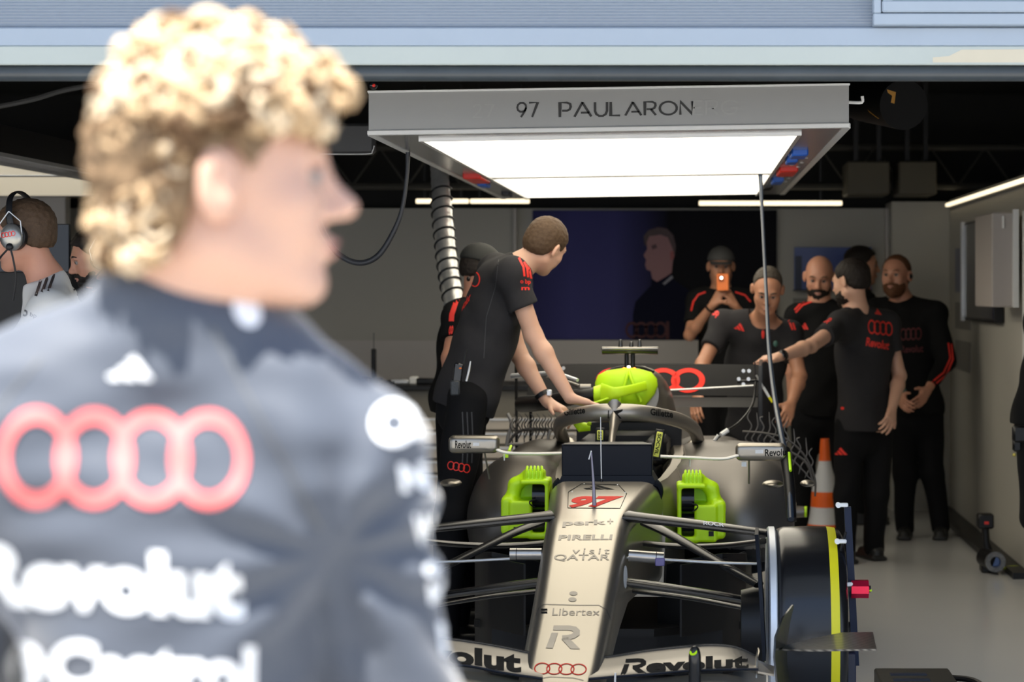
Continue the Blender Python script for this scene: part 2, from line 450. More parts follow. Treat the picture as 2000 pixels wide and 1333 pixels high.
ST(MB().bx(-9, 1.83, 6.2, 16.2, -0.1, 0).build('floor', m_floor, smooth=False))
ST(MB().bx(-14, 14, -16, 6.2, -0.1, -0.002).build('ground', m_ground, smooth=False))
ST(MB().bx(-9, 4, 6.95, 16.3, 3.0, 3.1).build('ceiling', m_ceil, smooth=False))
ST(MB().bx(-9, 0.617, 15.95, 16.1, 1.2, 2.155).bx(0.617, 1.42, 15.95, 16.1, 0, 2.155).bx(1.42, 1.95, 15.6, 16.1, 0, 2.19).build('wall_back', m_wall, smooth=False))
ST(MB().bx(-9, 0.617, 15.9, 16.1, 0, 1.2).build('trim_1', m_wall2, smooth=False))
ST(MB().bx(-9, 4, 16.15, 16.3, 0, 3.0).build('trim_2', m_ceil, smooth=False))
ST(MB().bx(1.83, 1.95, 11.75, 15.6, 0, 2.2).build('wall_right', m_wall, smooth=False))
ST(MB().bx(2.6, 2.7, 6.95, 16.3, 0, 3.0).build('wall_right', m_ceil, smooth=False))
ST(MB().bx(-9.1, -9, 6.95, 16.3, 0, 3.0).build('wall_left', m_wall, smooth=False))
ST(MB().bx(1.95, 2.6, 6.2, 16.3, -0.1, 0).bx(1.83, 1.95, 6.2, 11.75, -0.1, 0).build('floor', m_floor, smooth=False))
ST(MB().bx(1.70, 1.83, 13.0, 15.6, 0, 0.035).bx(1.74, 1.83, 11.9, 13.0, 0, 0.035).build('baseboard_right', m_blk, smooth=False))
ST(MB().bx(-9, -2.7, 15.3, 15.6, 2.22, 2.40).build('trim_3', m_cream, smooth=False))
ST(MB().bx(-5.2, -4.35, 15.3, 15.42, 0, 2.21).build('wall_back', m_wall2, smooth=False))
for x in (-4.34, -3.0, -1.28, 1.40):
    ST(MB().bx(x, x + 0.02, 15.86, 15.95, 1.2, 2.15).build('trim_4', m_blk if x < -4 else m_wall2, smooth=False))

# facade above the opening and the canopy that shades it
o = MB(); y0 = 6.9
zz = np.arange(2.388, 3.2, 0.0049); pr = [(y0 + (0.0028 if i % 2 else -0.0012), z) for i, z in enumerate(zz)]
V = [(-8, a, b) for a, b in pr] + [(3.5, a, b) for a, b in pr]; n = len(pr)
o.raw(V, [(i, i + 1, n + i + 1, n + i) for i in range(n - 1)])
door = empty('door_1', loc=(0, 6.9, 2.22)); ST(door)
door.rotation_euler = (0, 0, 0)
o.build('shutter_slats', m_slat, door, smooth=False)
MB().bx(-8, 3.5, 6.885, 6.93, 2.330, 2.389, bev=0.004).build('upper_rail', m_facade, door, smooth=False)
MB().bx(-8, 3.5, 6.880, 6.93, 2.271, 2.331, bev=0.004).build('bottom_rail', mat('rail_white', (0.46, 0.51, 0.49), 0.5, var=0.05, vscale=3), door, smooth=False)
MB().tube([(-8, 6.905, 2.2465), (3.5, 6.905, 2.2465)], [0.025, 0.025], 16).build('rubber_seal', m_rubber, door)
wf = empty('window_1', loc=(1.3, 6.88, 2.4)); ST(wf)
q = lambda px, py, d=6.86: W(px, py, d)
x0 = q(1705, 0)[0]; z0 = q(0, 50)[2]; z1 = q(0, 27)[2]; z2 = q(0, 3)[2]
MB().bx(x0, 3.4, 6.84, 6.9, z0, z1, bev=0.003).bx(x0, x0 + 0.024, 6.835, 6.9, z1, 3.0, bev=0.003).build('sill_profile', m_facade, wf, smooth=False)
MB().bx(x0 + 0.026, 3.4, 6.83, 6.9, z1 + 0.002, z2, bev=0.004).bx(x0 + 0.026, x0 + 0.06, 6.83, 6.9, z2, 3.0, bev=0.003).build('sash_frame', m_facade, wf, smooth=False)
MB().bx(x0 + 0.06, 3.4, 6.87, 6.89, z2, 3.0).build('pane', mat('dim_glass', (0.3, 0.35, 0.4), 0.1), wf, smooth=False)
MB().prism([(0, 0), (0.55, 0.0), (0.55, 0.043), (0.09, 0.04), (0.05, 0.02), (0, 0.016)], W(1822, 122, 6.879), (1, 0, 0), (0, 0, 1), 0.0006).build('peeled_patch', mat('bare_cream', (0.62, 0.57, 0.45), 0.7), door, smooth=False)
ST(MB().bx(-14, -8, 6.9, 7.2, 0, 4.3).bx(3.2, 14, 6.9, 7.2, 0, 4.3).bx(-8, 3.2, 6.96, 7.2, 2.6, 4.3).build('wall_front', m_facade, smooth=False))
ST(MB().bx(-14, 14, 3.6, 7.2, 4.3, 4.6).build('roof', m_facade, smooth=False))
ST(MB().bx(-14, -9, 7.2, 16.3, 3.1, 3.2).bx(-9, 4, 7.2, 16.3, 3.12, 3.2).build('roof', m_ceil, smooth=False))

# ------------------------------------------------------------------ lighting gantries
def gantry(x0, x1, zb, zt, tilt, ya, yb, label, main):
    g = empty('gantry_light', label, 'light gantry', ((x0 + x1) / 2, ya, zb), 'light gantries over the garage bays')
    cx = (x0 + x1) / 2
    def T(b):   # slight hang to one side
        for i, v in enumerate(b.v): v = v.copy(); v[:, 2] += (v[:, 0] - cx) * tilt; b.v[i] = v
        return b
    fm = m_board if main else m_black
    T(MB().bx(x0, x1, ya, ya + 0.02, zb + 0.012, zt - 0.008)).build('fascia', m_board, g, smooth=False)
    T(MB().bx(x0, x0 + 0.02, ya + 0.02, yb, zb + 0.012, zt - 0.008).bx(x1 - 0.02, x1, ya + 0.02, yb, zb + 0.012, zt - 0.008)).build('side_panel', m_board if main else m_blk, g, smooth=False)  # neighbouring gantry: shade on its unlit side is put in as black
    T(MB().bx(x0 - 0.004, x1 + 0.004, ya - 0.012, ya + 0.03, zb - 0.004, zb + 0.013, bev=0.003).bx(x0 - 0.004, x1 + 0.004, ya - 0.008, ya + 0.03, zt - 0.008, zt, bev=0.002)
      .bx(x0 - 0.008, x0 + 0.02, ya + 0.03, yb, zb - 0.004, zb + 0.013).bx(x1 - 0.02, x1 + 0.008, ya + 0.03, yb, zb - 0.004, zb + 0.013)
      .bx(x0 - 0.006, x0 + 0.01, ya + 0.03, yb, zt - 0.008, zt)).build('edge_trim', mat('trim_white', (0.72, 0.72, 0.70), 0.35) if main else m_alu, g, smooth=False)
    T(MB().bx(x0 + 0.02, x1 - 0.02, ya + 0.02, yb, zt - 0.03, zt - 0.01)).build('top_panel', m_black, g, smooth=False)
    lx0, lx1 = x0 + 0.166, x1 - 0.175; l0, l1, l2, l3 = ya + 0.27, ya + 3.13, ya + 3.26, yb - 0.08
    ub = MB().bx(x0 + 0.02, lx0, ya + 0.02, yb, zb, zb + 0.012).bx(lx1, x1 - 0.02, ya + 0.02, yb, zb, zb + 0.012).bx(lx0, lx1, ya + 0.02, l0, zb, zb + 0.012).bx(lx0, lx1, l3, yb, zb, zb + 0.012)
    T(ub).build('underside', m_under, g, smooth=False)
    T(MB().bx(lx0, lx1, l1, l2, zb - 0.004, zb + 0.012).bx(lx0 - 0.016, lx0, l0, l3, zb - 0.012, zb).bx(lx1, lx1 + 0.016, l0, l3, zb - 0.012, zb).bx(lx0 - 0.016, lx1 + 0.016, l0 - 0.016, l0, zb - 0.012, zb)).build('lamp_frame', m_alu, g, smooth=False)
    for a, b in ((l0, l1), (l2, l3)):
        T(MB().bx(lx0, lx1, a, b, zb + 0.002, zb + 0.010)).build('lamp_panel', m_lamp if main else mat('lamp_dimmed', (.8, .75, .6), .5, emit=(1, .88, .66), es=.45), g, smooth=False)
    return g, T
G, GT = gantry(-1.172, 0.573, 2.147, 2.305, 0.0158, 8.0, 13.7, 'long grey light gantry with bright panels and a driver name board over the car', True)
G2, _ = gantry(-4.72, -2.98, 2.147, 2.29, 0.0, 8.0, 13.7, 'dark-sided light gantry over the neighbouring bay at the left', False)
# sockets in the gantry underside
rs = (0.0, 0.98, 0.0)
def sock(px, py, w_, l, m, z=2.152):
    d = (z - CAM_H) * F_PX / (VPY - py); p = W(px, py, d)
    GT(MB().bx(p[0] - w_ / 2, p[0] + w_ / 2, d - l / 2, d + l / 2, z - 0.03, z, bev=0.006)).build('power_socket', m, G)
sock(1560, 300, 0.07, 0.25, m_blue); sock(1546, 312, 0.05, 0.22, m_blue); sock(1537, 334, 0.09, 0.45, m_red); sock(1518, 352, 0.06, 0.3, m_blue)
sock(931, 338, 0.09, 0.5, m_red); sock(945, 350, 0.05, 0.25, m_blue); sock(1500, 364, 0.05, 0.2, m_gblk); sock(990, 370, 0.05, 0.2, m_gblk)
for i in range(14):
    d = 9.7 + 0.18 * i
    GT(MB().tube([(0.475 + 0.04 * (i % 2), d, 2.15), (0.475 + 0.04 * (i % 2), d, 2.143)], 0.009, 8)).build('air_port', m_alu, G)
MB().tube([W(1658, 200, 8.06), W(1683, 200, 8.06), W(1684, 188, 8.06)], 0.006, 8, smooth=4).build('hook', m_white, G)
# name board lettering and the ghost of an older name under it
sl = nrm((1, 0, 0.0158))
def board(s, pa, pb, py0, py1, wt, m, nm):
    a, b = W(pa, (py0 + py1) / 2, 7.99), W(pb, (py0 + py1) / 2, 7.99)
    return decal(nm, line_text(s, wt), ((a[0] + b[0]) / 2, 8.0, W(0, (py0 + py1) / 2, 8.0)[2]), sl, (0, 0, 1), b[0] - a[0], (py1 - py0) * 8 / F_PX, m, G, off=0.0025, n=(0, -1, 0))
board('97', 1008, 1053, 199, 230, 0.135, m_ink, 'number_lettering')
board('PAUL', 1090, 1211, 198, 229, 0.135, m_ink, 'name_lettering')
board('ARON', 1219, 1354, 196, 227, 0.135, m_ink, 'name_lettering')
m_ghost = mat('ghost_lettering', (0.35, 0.35, 0.34), 0.55, 0.2)
board('27', 921, 966, 203, 231, 0.11, m_ghost, 'ghost_lettering'); board('ERG', 1352, 1442, 195, 225, 0.11, m_ghost, 'ghost_lettering')

# ------------------------------------------------------------------ LED strips under the ceiling line
def strip(px0, px1, py, d, label):
    a, b = W(px0, py, d), W(px1, py, d); z = a[2]
    g = empty('strip_light', label, 'strip light', ((a[0] + b[0]) / 2, d, z), 'warm strip lights along the top of the walls')
    MB().bx(a[0], b[0], d, d + 0.02, z - 0.016, z + 0.016, bev=0.006).build('tube', m_strip, g)
    MB().bx(a[0], b[0], d + 0.02, d + 0.05, z - 0.022, z + 0.022).build('housing', m_blk, g, smooth=False)
    for k in (.15, .85): MB().bx(a[0] + (b[0] - a[0]) * k - .006, a[0] + (b[0] - a[0]) * k + .006, d + .03, d + .042, z + .02, 3.0).build('hanger', m_blk, g, smooth=False)
strip(812, 915, 393, 15.3, 'short warm strip light over the back wall, behind the ribbed hose')
strip(918, 1034, 393, 15.3, 'warm strip light over the back wall just left of the big blue poster')
strip(1365, 1645, 397, 15.3, 'long warm strip light over the crew at the back wall')
ww = empty('strip_light', 'warm strip light along the top of the right-hand wall', 'strip light', (1.8, 13.5, 2.16), 'warm strip lights along the top of the walls')
MB().bx(1.79, 1.81, 11.8, 15.5, 2.150, 2.172).build('tube', m_strip, ww, smooth=False); MB().bx(1.81, 1.829, 11.8, 15.5, 2.14, 2.18).build('housing', m_blk, ww, smooth=False)
# the last stretch runs past the right of the frame at one height
a, b = W(1846, 394, 11.9), W(2040, 394, 11.9)

# ------------------------------------------------------------------ things on the walls
def flat(name, px0, px1, py0, py1, d, m, label, cat, th=0.02, parent=None, group=None):
    a, b = W(px0, py1, d), W(px1, py0, d)
    o = MB().bx(a[0], b[0], d, d + th, a[2], b[2]).build(name, m, parent, smooth=False)
    if label: tag(o, label, cat, group)
    return o
P_ = W(1278, 665, 15.9)
pos = empty('wall_poster', 'huge dark blue wall poster of a person in racing overalls behind the car', 'poster', (P_[0], 15.92, 1.2))
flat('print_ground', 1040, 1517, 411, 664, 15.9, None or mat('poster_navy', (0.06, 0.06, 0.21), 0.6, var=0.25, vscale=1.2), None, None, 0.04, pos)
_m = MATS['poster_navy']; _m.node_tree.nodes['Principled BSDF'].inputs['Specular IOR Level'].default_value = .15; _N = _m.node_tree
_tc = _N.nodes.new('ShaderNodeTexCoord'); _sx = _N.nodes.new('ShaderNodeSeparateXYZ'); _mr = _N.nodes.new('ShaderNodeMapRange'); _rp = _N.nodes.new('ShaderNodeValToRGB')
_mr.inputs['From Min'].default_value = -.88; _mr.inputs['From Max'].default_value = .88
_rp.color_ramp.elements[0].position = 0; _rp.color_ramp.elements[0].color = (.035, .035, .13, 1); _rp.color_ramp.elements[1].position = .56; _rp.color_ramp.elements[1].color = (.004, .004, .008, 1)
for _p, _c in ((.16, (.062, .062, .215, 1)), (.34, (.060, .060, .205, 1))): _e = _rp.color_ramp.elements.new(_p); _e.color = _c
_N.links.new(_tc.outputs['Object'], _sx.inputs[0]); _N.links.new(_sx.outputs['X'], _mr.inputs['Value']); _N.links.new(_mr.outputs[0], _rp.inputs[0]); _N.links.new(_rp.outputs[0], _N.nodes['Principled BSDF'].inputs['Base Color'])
def pshape(nm, pts, m, d, sm=0):
    P = [(p[0], p[1]) for p in pts]; A = [W(x, y, d) for x, y in P]
    V = np.array(A); b = MB(); n = len(V); V2 = V.copy(); V2[:, 1] += 0.002
    b.raw(np.vstack([V, V2]), [tuple(range(n)), tuple(range(2 * n - 1, n - 1, -1))] + [(i, n + i, n + (i + 1) % n, (i + 1) % n) for i in range(n)])
    return b.build(nm, m, pos, smooth=False)
pshape('printed_body', [(1236, 664), (1236, 615), (1241, 590), (1258, 572), (1272, 558), (1272, 545), (1312, 536), (1318, 548), (1345, 566), (1362, 600), (1366, 664)], mat('poster_suit', (0.008, 0.009, 0.025), 0.7, spec=.1), 15.893)
pshape('printed_hair', [(1259, 480), (1257, 462), (1266, 450), (1285, 444), (1303, 447), (1315, 460), (1320, 480), (1318, 500), (1311, 508), (1300, 490), (1282, 470)], mat('poster_hair', (0.06, 0.025, 0.03), 0.5), 15.893)
pshape('printed_face', [(1268, 462), (1290, 459), (1304, 464), (1312, 482), (1317, 500), (1314, 510), (1312, 533), (1302, 540), (1283, 551), (1274, 545), (1271, 530), (1263, 527), (1260, 518), (1262, 508), (1257, 499), (1264, 487), (1263, 474)], mat('poster_skin', (0.33, 0.15, 0.16), 0.5), 15.889)
pshape('printed_brow', [(1272, 480), (1281, 477), (1284, 484), (1274, 488)], mat('poster_shadow', (0.10, 0.04, 0.05), 0.5), 15.886)
pshape('printed_ear', [(1309, 492), (1315, 490), (1317, 503), (1310, 510)], mat('poster_ear', (0.35, 0.08, 0.08), 0.5), 15.886)
pshape('printed_collar', [(1294, 554), (1312, 538), (1315, 543), (1298, 557)], mat('poster_grey', (0.25, 0.25, 0.3), 0.5), 15.886)
pshape('printed_stripe', [(1301, 628), (1307, 628), (1307, 664), (1300, 664)], mat('poster_red', (0.06, 0.003, 0.006), 0.6), 15.886)
decal('printed_rings', rings2d(0.16), W(1262, 645, 15.888), (1, 0, 0), (0, 0, 1), 0.30, 0.12, mat('poster_red', (0.12, 0.005, 0.01)), pos)
pic = empty('wall_picture', 'blue picture of dark towers on the back wall behind the crew', 'picture', W(1625, 567, 15.85))
flat('print', 1551, 1702, 483, 566, 15.85, mat('picture_blue', (0.05, 0.085, 0.30), 0.3, var=0.2, vscale=2), None, None, 0.02, pic)
flat('dark_tower', 1553, 1566, 500, 566, 15.845, mat('picture_dark', (0.01, 0.02, 0.06), 0.4), None, None, 0.004, pic)
flat('picture_rail', 1549, 1704, 566, 569, 15.84, m_blk, None, None, 0.02, pic)
flat('wall_panel', 1549, 1640, 583, 640, 15.9, mat('notice_grey', (0.22, 0.21, 0.19), 0.5), 'grey notice board below the blue picture, mostly hidden by the crew', 'board')
# right wall: television, posters, cabinet, rail
tv = empty('television', 'large dark television on the right-hand wall', 'television', (1.79, 13.6, 1.37))
MB().bx(1.77, 1.826, 12.85, 14.3, 1.37, 2.0, bev=0.006).build('casing', m_blk, tv, smooth=False)
MB().bx(1.766, 1.771, 12.88, 14.27, 1.39, 1.98).build('screen', mat('tv_screen', (0.012, 0.012, 0.03), 0.12), tv, smooth=False)
MB().bx(1.75, 1.775, 14.27, 14.33, 1.365, 2.005).build('edge_trim', m_alu, tv, smooth=False)
cb = empty('wall_cabinet', 'pale grey wall cabinet hung in front of the television', 'cabinet', (1.66, 12.0, 1.47))
MB().bx(1.625, 1.75, 11.9, 12.6, 1.472, 1.985, bev=0.006).build('body', mat('cabinet_beige', (0.42, 0.38, 0.35), 0.5), cb, smooth=False)
MB().bx(1.735, 1.765, 11.86, 11.9, 1.47, 2.0).build('door_edge', m_white, cb, smooth=False)
MB().bx(1.68, 1.69, 11.885, 11.9, 1.90, 1.965).build('handle', m_white, cb, smooth=False)
MB().bx(1.75, 1.83, 12.3, 12.5, 1.6, 1.9).build('bracket', m_alu, cb, smooth=False)
rl = empty('door_frame_rail', 'white upright rail at the right edge of the garage wall', 'rail', (1.80, 11.8, 0.98))
MB().bx(1.775, 1.79, 11.72, 11.8, 0.98, 1.99).bx(1.80, 1.81, 11.72, 11.8, 0.98, 1.99).build('upright', m_white, rl, smooth=False)
for z in (1.07, 1.24, 1.51, 1.83):
    MB().bx(1.785, 1.82, 11.70, 11.74, z - 0.03, z + 0.03, bev=0.008).build('latch', m_white, rl)
def wallp(y0, y1, z0, z1, m, label, cat='poster', group=None):
    return tag(MB().bx(1.822, 1.83, y0, y1, z0, z1).build('wall_notice', m, smooth=False), label, cat, group)
m_n1 = mat('notice_blue_grey', (0.16, 0.17, 0.24), 0.4, var=0.5, vscale=6); m_n2 = mat('notice_grey', (0.22, 0.21, 0.19))
wallp(14.4, 15.2, 1.55, 1.85, m_n1, 'blue-grey printed notice on the right wall left of the television')
wallp(14.4, 15.2, 1.30, 1.48, m_n2, 'grey sheet on the right wall, upper one below the printed notice')
wallp(14.4, 15.2, 1.02, 1.22, m_n2, 'grey sheet on the right wall, lowest below the printed notice')
# monitor hung at the left of the gantry, ceiling items
mo = empty('hanging_monitor', 'dark rounded monitor hanging left of the gantry behind the blond head', 'monitor', W(670, 302, 9.5))
a, b = W(600, 302, 9.5), W(732, 240, 9.5)
MB().bx(a[0], b[0], 9.5, 9.56, a[2], b[2], bev=0.02).build('casing', mat('dark_casing', (0.05, 0.05, 0.052), 0.4), mo)
MB().tube([W(610, 301, 9.49), W(715, 301, 9.49), W(727, 296, 9.49), W(731, 285, 9.49)], 0.0025, 6, smooth=4).build('edge_highlight', m_alu, mo)
MB().tube([(W(665, 0, 9.53)[0], 9.53, a[2] + 0.1), (W(665, 0, 9.53)[0], 9.53, 3.0)], 0.02, 10).build('drop_pole', m_blk, mo)
cm = empty('dome_camera', 'small round camera tucked above the left end of the gantry', 'camera', W(729, 168, 7.9))
MB().ell(W(729, 166, 7.9), (0.017, 0.017, 0.017)).build('housing', m_gblk, cm); MB().ell(W(730, 167, 7.885), (0.006, 0.004, 0.006)).build('lens', m_red, cm)
MB().tube([W(729, 160, 7.92), W(729, 160, 7.92) + (0, 0, 0.68)], 0.008, 8).build('bracket', m_blk, cm)
dk = empty('air_duct', 'black fabric air duct with orange marks right of the gantry', 'duct', W(1700, 200, 9.4))
MB().tube([W(1600, 150, 10.6), W(1668, 185, 9.9), W(1765, 205, 9.2)], 0.105, 24, smooth=5).build('duct', mat('duct_black', (0.005, 0.005, 0.005), 0.7, spec=.2), dk)
m_or = mat('duct_orange', (0.42, 0.19, 0.01), 0.6); _dt = bvh_of([dk.children[0]])
decal('orange_mark', (np.array([(0, 1), (1, 1), (.85, 0), (.45, 0), (.6, .6), (.1, .75)]), [(0, 1, 4, 5), (1, 2, 3, 4)]), W(1740, 189, 9.2), (1, 0, -.3), (0, 0, 1), 0.04, 0.05, m_or, dk, _dt, n=(0.0, -1, -0.1))
decal('orange_mark', (np.array([(0, 1), (1, 0.3), (1, 0), (0.2, .5)]), [(0, 1, 2, 3)]), W(1702, 214, 9.4), (1, 0, 0), (0, 0, 1), 0.04, 0.02, m_or, dk, _dt, n=(0.0, -1, -0.3))
m_unit = mat('dull_unit', (0.11, 0.10, 0.075), 0.7)
for i, (p0, p1, lb) in enumerate(((1655, 1738, 'dull brown ceiling unit, left one of the pair above the crew'), (1756, 1830, 'dull brown ceiling unit, right one of the pair above the crew'))):
    g = empty('ceiling_unit', lb, 'ventilation unit', W((p0 + p1) / 2, 385, 14.8), 'ceiling units'); a, b = W(p0, 380, 14.8), W(p1, 315, 14.8)
    MB().bx(a[0], b[0], 14.8, 15.3, a[2], b[2], bev=0.01).build('casing', m_unit, g, smooth=False)
    MB().bx(a[0] + .05, a[0] + .08, 14.9, 14.93, b[2], 3.0).bx(b[0] - .08, b[0] - .05, 14.9, 14.93, b[2], 3.0).build('hanger', m_blk, g, smooth=False)
tr = tag(MB().tube([(-9, 15.2, 2.28), (2.5, 15.2, 2.28)], 0.025, 8).tube([(-9, 15.2, 2.55), (2.5, 15.2, 2.55)], 0.025, 8)
    .tube([p for i in range(30) for p in ((-8.8 + i * .38, 15.2, 2.28), (-8.61 + i * .38, 15.2, 2.55))], 0.012, 6).build('ceiling_truss', mat('truss_dark', (0.05, 0.047, 0.04), 0.6)), 'dark lattice truss along the back wall above the poster', 'truss')
tr['kind'] = 'structure'
# ------------------------------------------------------------------ tool cabinets along the back
m_cab = mat('drawer_beige', (0.50, 0.45, 0.39), 0.45); m_cabt = mat('cabinet_dark', (0.17, 0.155, 0.125), 0.5)
names = ['behind the blond head', 'left of the leaning mechanic', 'behind the leaning mechanic', 'behind the wire rake on the left of the car']
for i in range(4):
    x = -3.3 + i * 0.66
    g = empty('tool_cabinet', 'beige tool cabinet with drawers %s' % names[i], 'cabinet', (x + .32, 13.4, 0), 'tool cabinets along the back')
    MB().bx(x, x + .64, 13.42, 14.0, 0.08, 0.95, bev=.004).build('body', m_cabt, g, smooth=False)
    z = 0.80
    for k in range(6):
        hgt = 0.085 if k < 4 else 0.16
        dr = MB().bx(x + .01, x + .63, 13.395, 13.42, z - hgt, z - .014, bev=.003).build('drawer', m_cab, g, smooth=False)
        MB().bx(x + .03, x + .61, 13.385, 13.395, z - .03, z - .018).build('handle', m_alu, dr, smooth=False); z -= hgt + .002
    for sx_ in (0.08, 0.56):
        MB().lathe([(-.02, 0.001), (-.02, .038), (.02, .038), (.02, 0.001)], (x + sx_, 13.6, .04), (1, 0, 0), 16).build('wheel', m_blk, g)
wt = tag(MB().bx(-3.32, -0.66, 13.36, 14.02, 0.952, 0.985, bev=.004).build('worktop', m_blk, smooth=False), 'continuous black worktop over the tool cabinets', 'worktop')
def onbench(px, w_, h_, m, name, label, cat):
    d = 13.55; x = W(px, 0, d)[0]
    return tag(MB().bx(x - w_ / 2, x + w_ / 2, d - .04, d + .06, .986, .986 + h_, bev=.006).build(name, m), label, cat)
onbench(703, .10, .04, m_blk, 'tool_case', 'small black tool case on the bench left of the antenna stand', 'case')
g = empty('antenna_stand', 'black upright radio stand with thin aerial on the bench', 'stand', (W(730, 0, 13.6)[0], 13.6, .986))
x = W(730, 0, 13.6)[0]
MB().bx(x - .05, x + .05, 13.56, 13.66, .986, 1.02, bev=.006).build('base', m_blk, g); MB().bx(x - .014, x + .014, 13.58, 13.62, 1.02, 1.2, bev=.003).build('post', m_blk, g); MB().tube([(x, 13.6, 1.2), (x, 13.6, 1.3)], .002, 6).build('aerial', m_blk, g)
onbench(758, .10, .022, m_blk, 'hand_tool', 'flat black tool lying right of the antenna stand', 'tool')
onbench(782, .11, .03, m_alu, 'metal_tray', 'shallow grey metal tray on the black bench', 'tray')
onbench(808, .05, .045, m_white, 'parts_box', 'small white parts box on the bench', 'box')
onbench(832, .12, .035, m_blk, 'cordless_tool', 'dark power tool on the bench beside the leaning mechanic', 'tool')
# dark equipment racks of the neighbouring bay
g = empty('equipment_rack', 'black equipment rack with monitor behind the headset crew', 'rack', (-3.2, 10.6, 0))
a, b = W(-30, 438, 10.6), W(139, 438, 10.6)
MB().bx(a[0], b[0], 10.6, 10.9, 0.75, 1.70, bev=.01).build('cabinet_body', m_blk, g, smooth=False); MB().bx(b[0] - .35, b[0], 10.57, 10.6, 1.65, a[2], bev=.004).build('monitor', m_gblk, g, smooth=False)
MB().bx(a[0] + .05, b[0] - .05, 10.65, 10.85, 0, .75).build('plinth', m_blk, g, smooth=False)
g = empty('equipment_rack', 'lower black equipment rack between the headset crew and the blond head', 'rack', (-2.7, 10.9, 0))
a, b = W(150, 470, 10.95), W(330, 470, 10.95)
MB().bx(a[0], b[0], 10.95, 11.3, 0.1, a[2], bev=.01).build('cabinet_body', m_blk, g, smooth=False); MB().bx(a[0] + .05, b[0] - .05, 10.92, 10.95, 1.3, a[2] - .03).build('screen', m_gblk, g, smooth=False)
for x in (a[0] + .06, b[0] - .06): MB().bx(x - .03, x + .03, 11.0, 11.2, 0, .1).build('foot', m_blk, g, smooth=False)

# ------------------------------------------------------------------ hanging hoses and cables
hs = empty('extraction_hose', 'ribbed silver extraction hose with black spiral hanging behind the leaning mechanic', 'hose', W(870, 560, 10.8))
cl, _r = spline(np.array([W(858, 325, 11.2), W(862, 390, 11.1), W(868, 460, 11.0), W(876, 530, 10.9), W(888, 600, 10.8), W(900, 680, 10.8)]), np.ones(6), 14)
rd = np.where(np.arange(len(cl)) < 14, 0.046, 0.050) * (1 + 0.03 * np.sin(np.arange(len(cl)) * 2.1))
MB().tube(cl, rd, 22).build('foil_tube', mat('foil', (0.55, 0.55, 0.54), 0.35, 0.75, var=0.25, vscale=18, bump=1.0, bscale=40), hs)
T = np.gradient(cl, axis=0); T /= np.linalg.norm(T, axis=1)[:, None]; hp = []
for i, t in enumerate(np.linspace(10, len(cl) - 1.01, 360)):
    k = int(t); p = cl[k] * (1 - t + k) + cl[k + 1] * (t - k); a = i * 2 * math.pi / 24
    u = nrm(np.cross(T[k], (0, 1, 0))); v = np.cross(T[k], u); hp.append(p + 0.053 * (u * math.cos(a) + v * math.sin(a)))
MB().tube(hp, 0.0055, 6).build('spiral_wire', m_blk, hs)
tag(MB().tube([W(800, 250, 9.0), W(797, 290, 9.0), W(795, 340, 9.0), W(785, 410, 9.0), W(765, 460, 9.0), W(738, 500, 9.0), W(705, 514, 9.0), W(670, 503, 9.0), W(640, 470, 9.0), W(610, 400, 9.0), W(590, 300, 9.0), W(585, 200, 9.0)],
    [.010, .010, .008, .009, .011, .012, .012, .012, .012, .011, .01, .01], 10, smooth=8).build('looped_cable', mat('cable_black', (0.02, 0.022, 0.028), 0.45)), 'black cable looping down from the gantry beside the blond head', 'cable')
hc = empty('hanging_cable', 'blue-black cable hanging from the lamp down past the mirror to the front wheel', 'cable', W(1545, 1015, 8.7))
MB().tube([W(1485, 343, 11.15), W(1488, 400, 11.0), W(1492, 480, 10.7), W(1497, 580, 10.3), W(1502, 680, 9.9), W(1512, 770, 9.5), W(1526, 850, 9.1), W(1540, 920, 8.9), W(1545, 1015, 8.7)],
    [.012, .0085, .008, .0085, .010, .0115, .0125, .013, .013], 12, smooth=8).build('cable', mat('cable_blue', (0.022, 0.035, 0.06), 0.35), hc)
MB().tube([W(1532, 880, 8.98), W(1541, 940, 8.86), W(1546, 1015, 8.72)], [.024, .023, .02], 14, smooth=4).build('sleeve', m_blk, hc)
for a, b in ((885, 920), (930, 1000)):
    MB().tube([W(1541 if a < 900 else 1536, a, 8.945), W(1544 if a < 900 else 1539, b, 8.86)], .006, 8).build('lime_marking', mat('lime', (0.55, 0.95, 0.01), 0.4), hc)
tag(MB().tube([W(-40, 215, 9.5), W(60, 195, 9.6), W(130, 175, 9.7), W(220, 160, 9.8)], .012, 8, smooth=6).build('ceiling_cable', mat('cable_grey', (.09, .09, .09), .5)), 'thin dark cable slung under the ceiling at the upper left', 'cable')

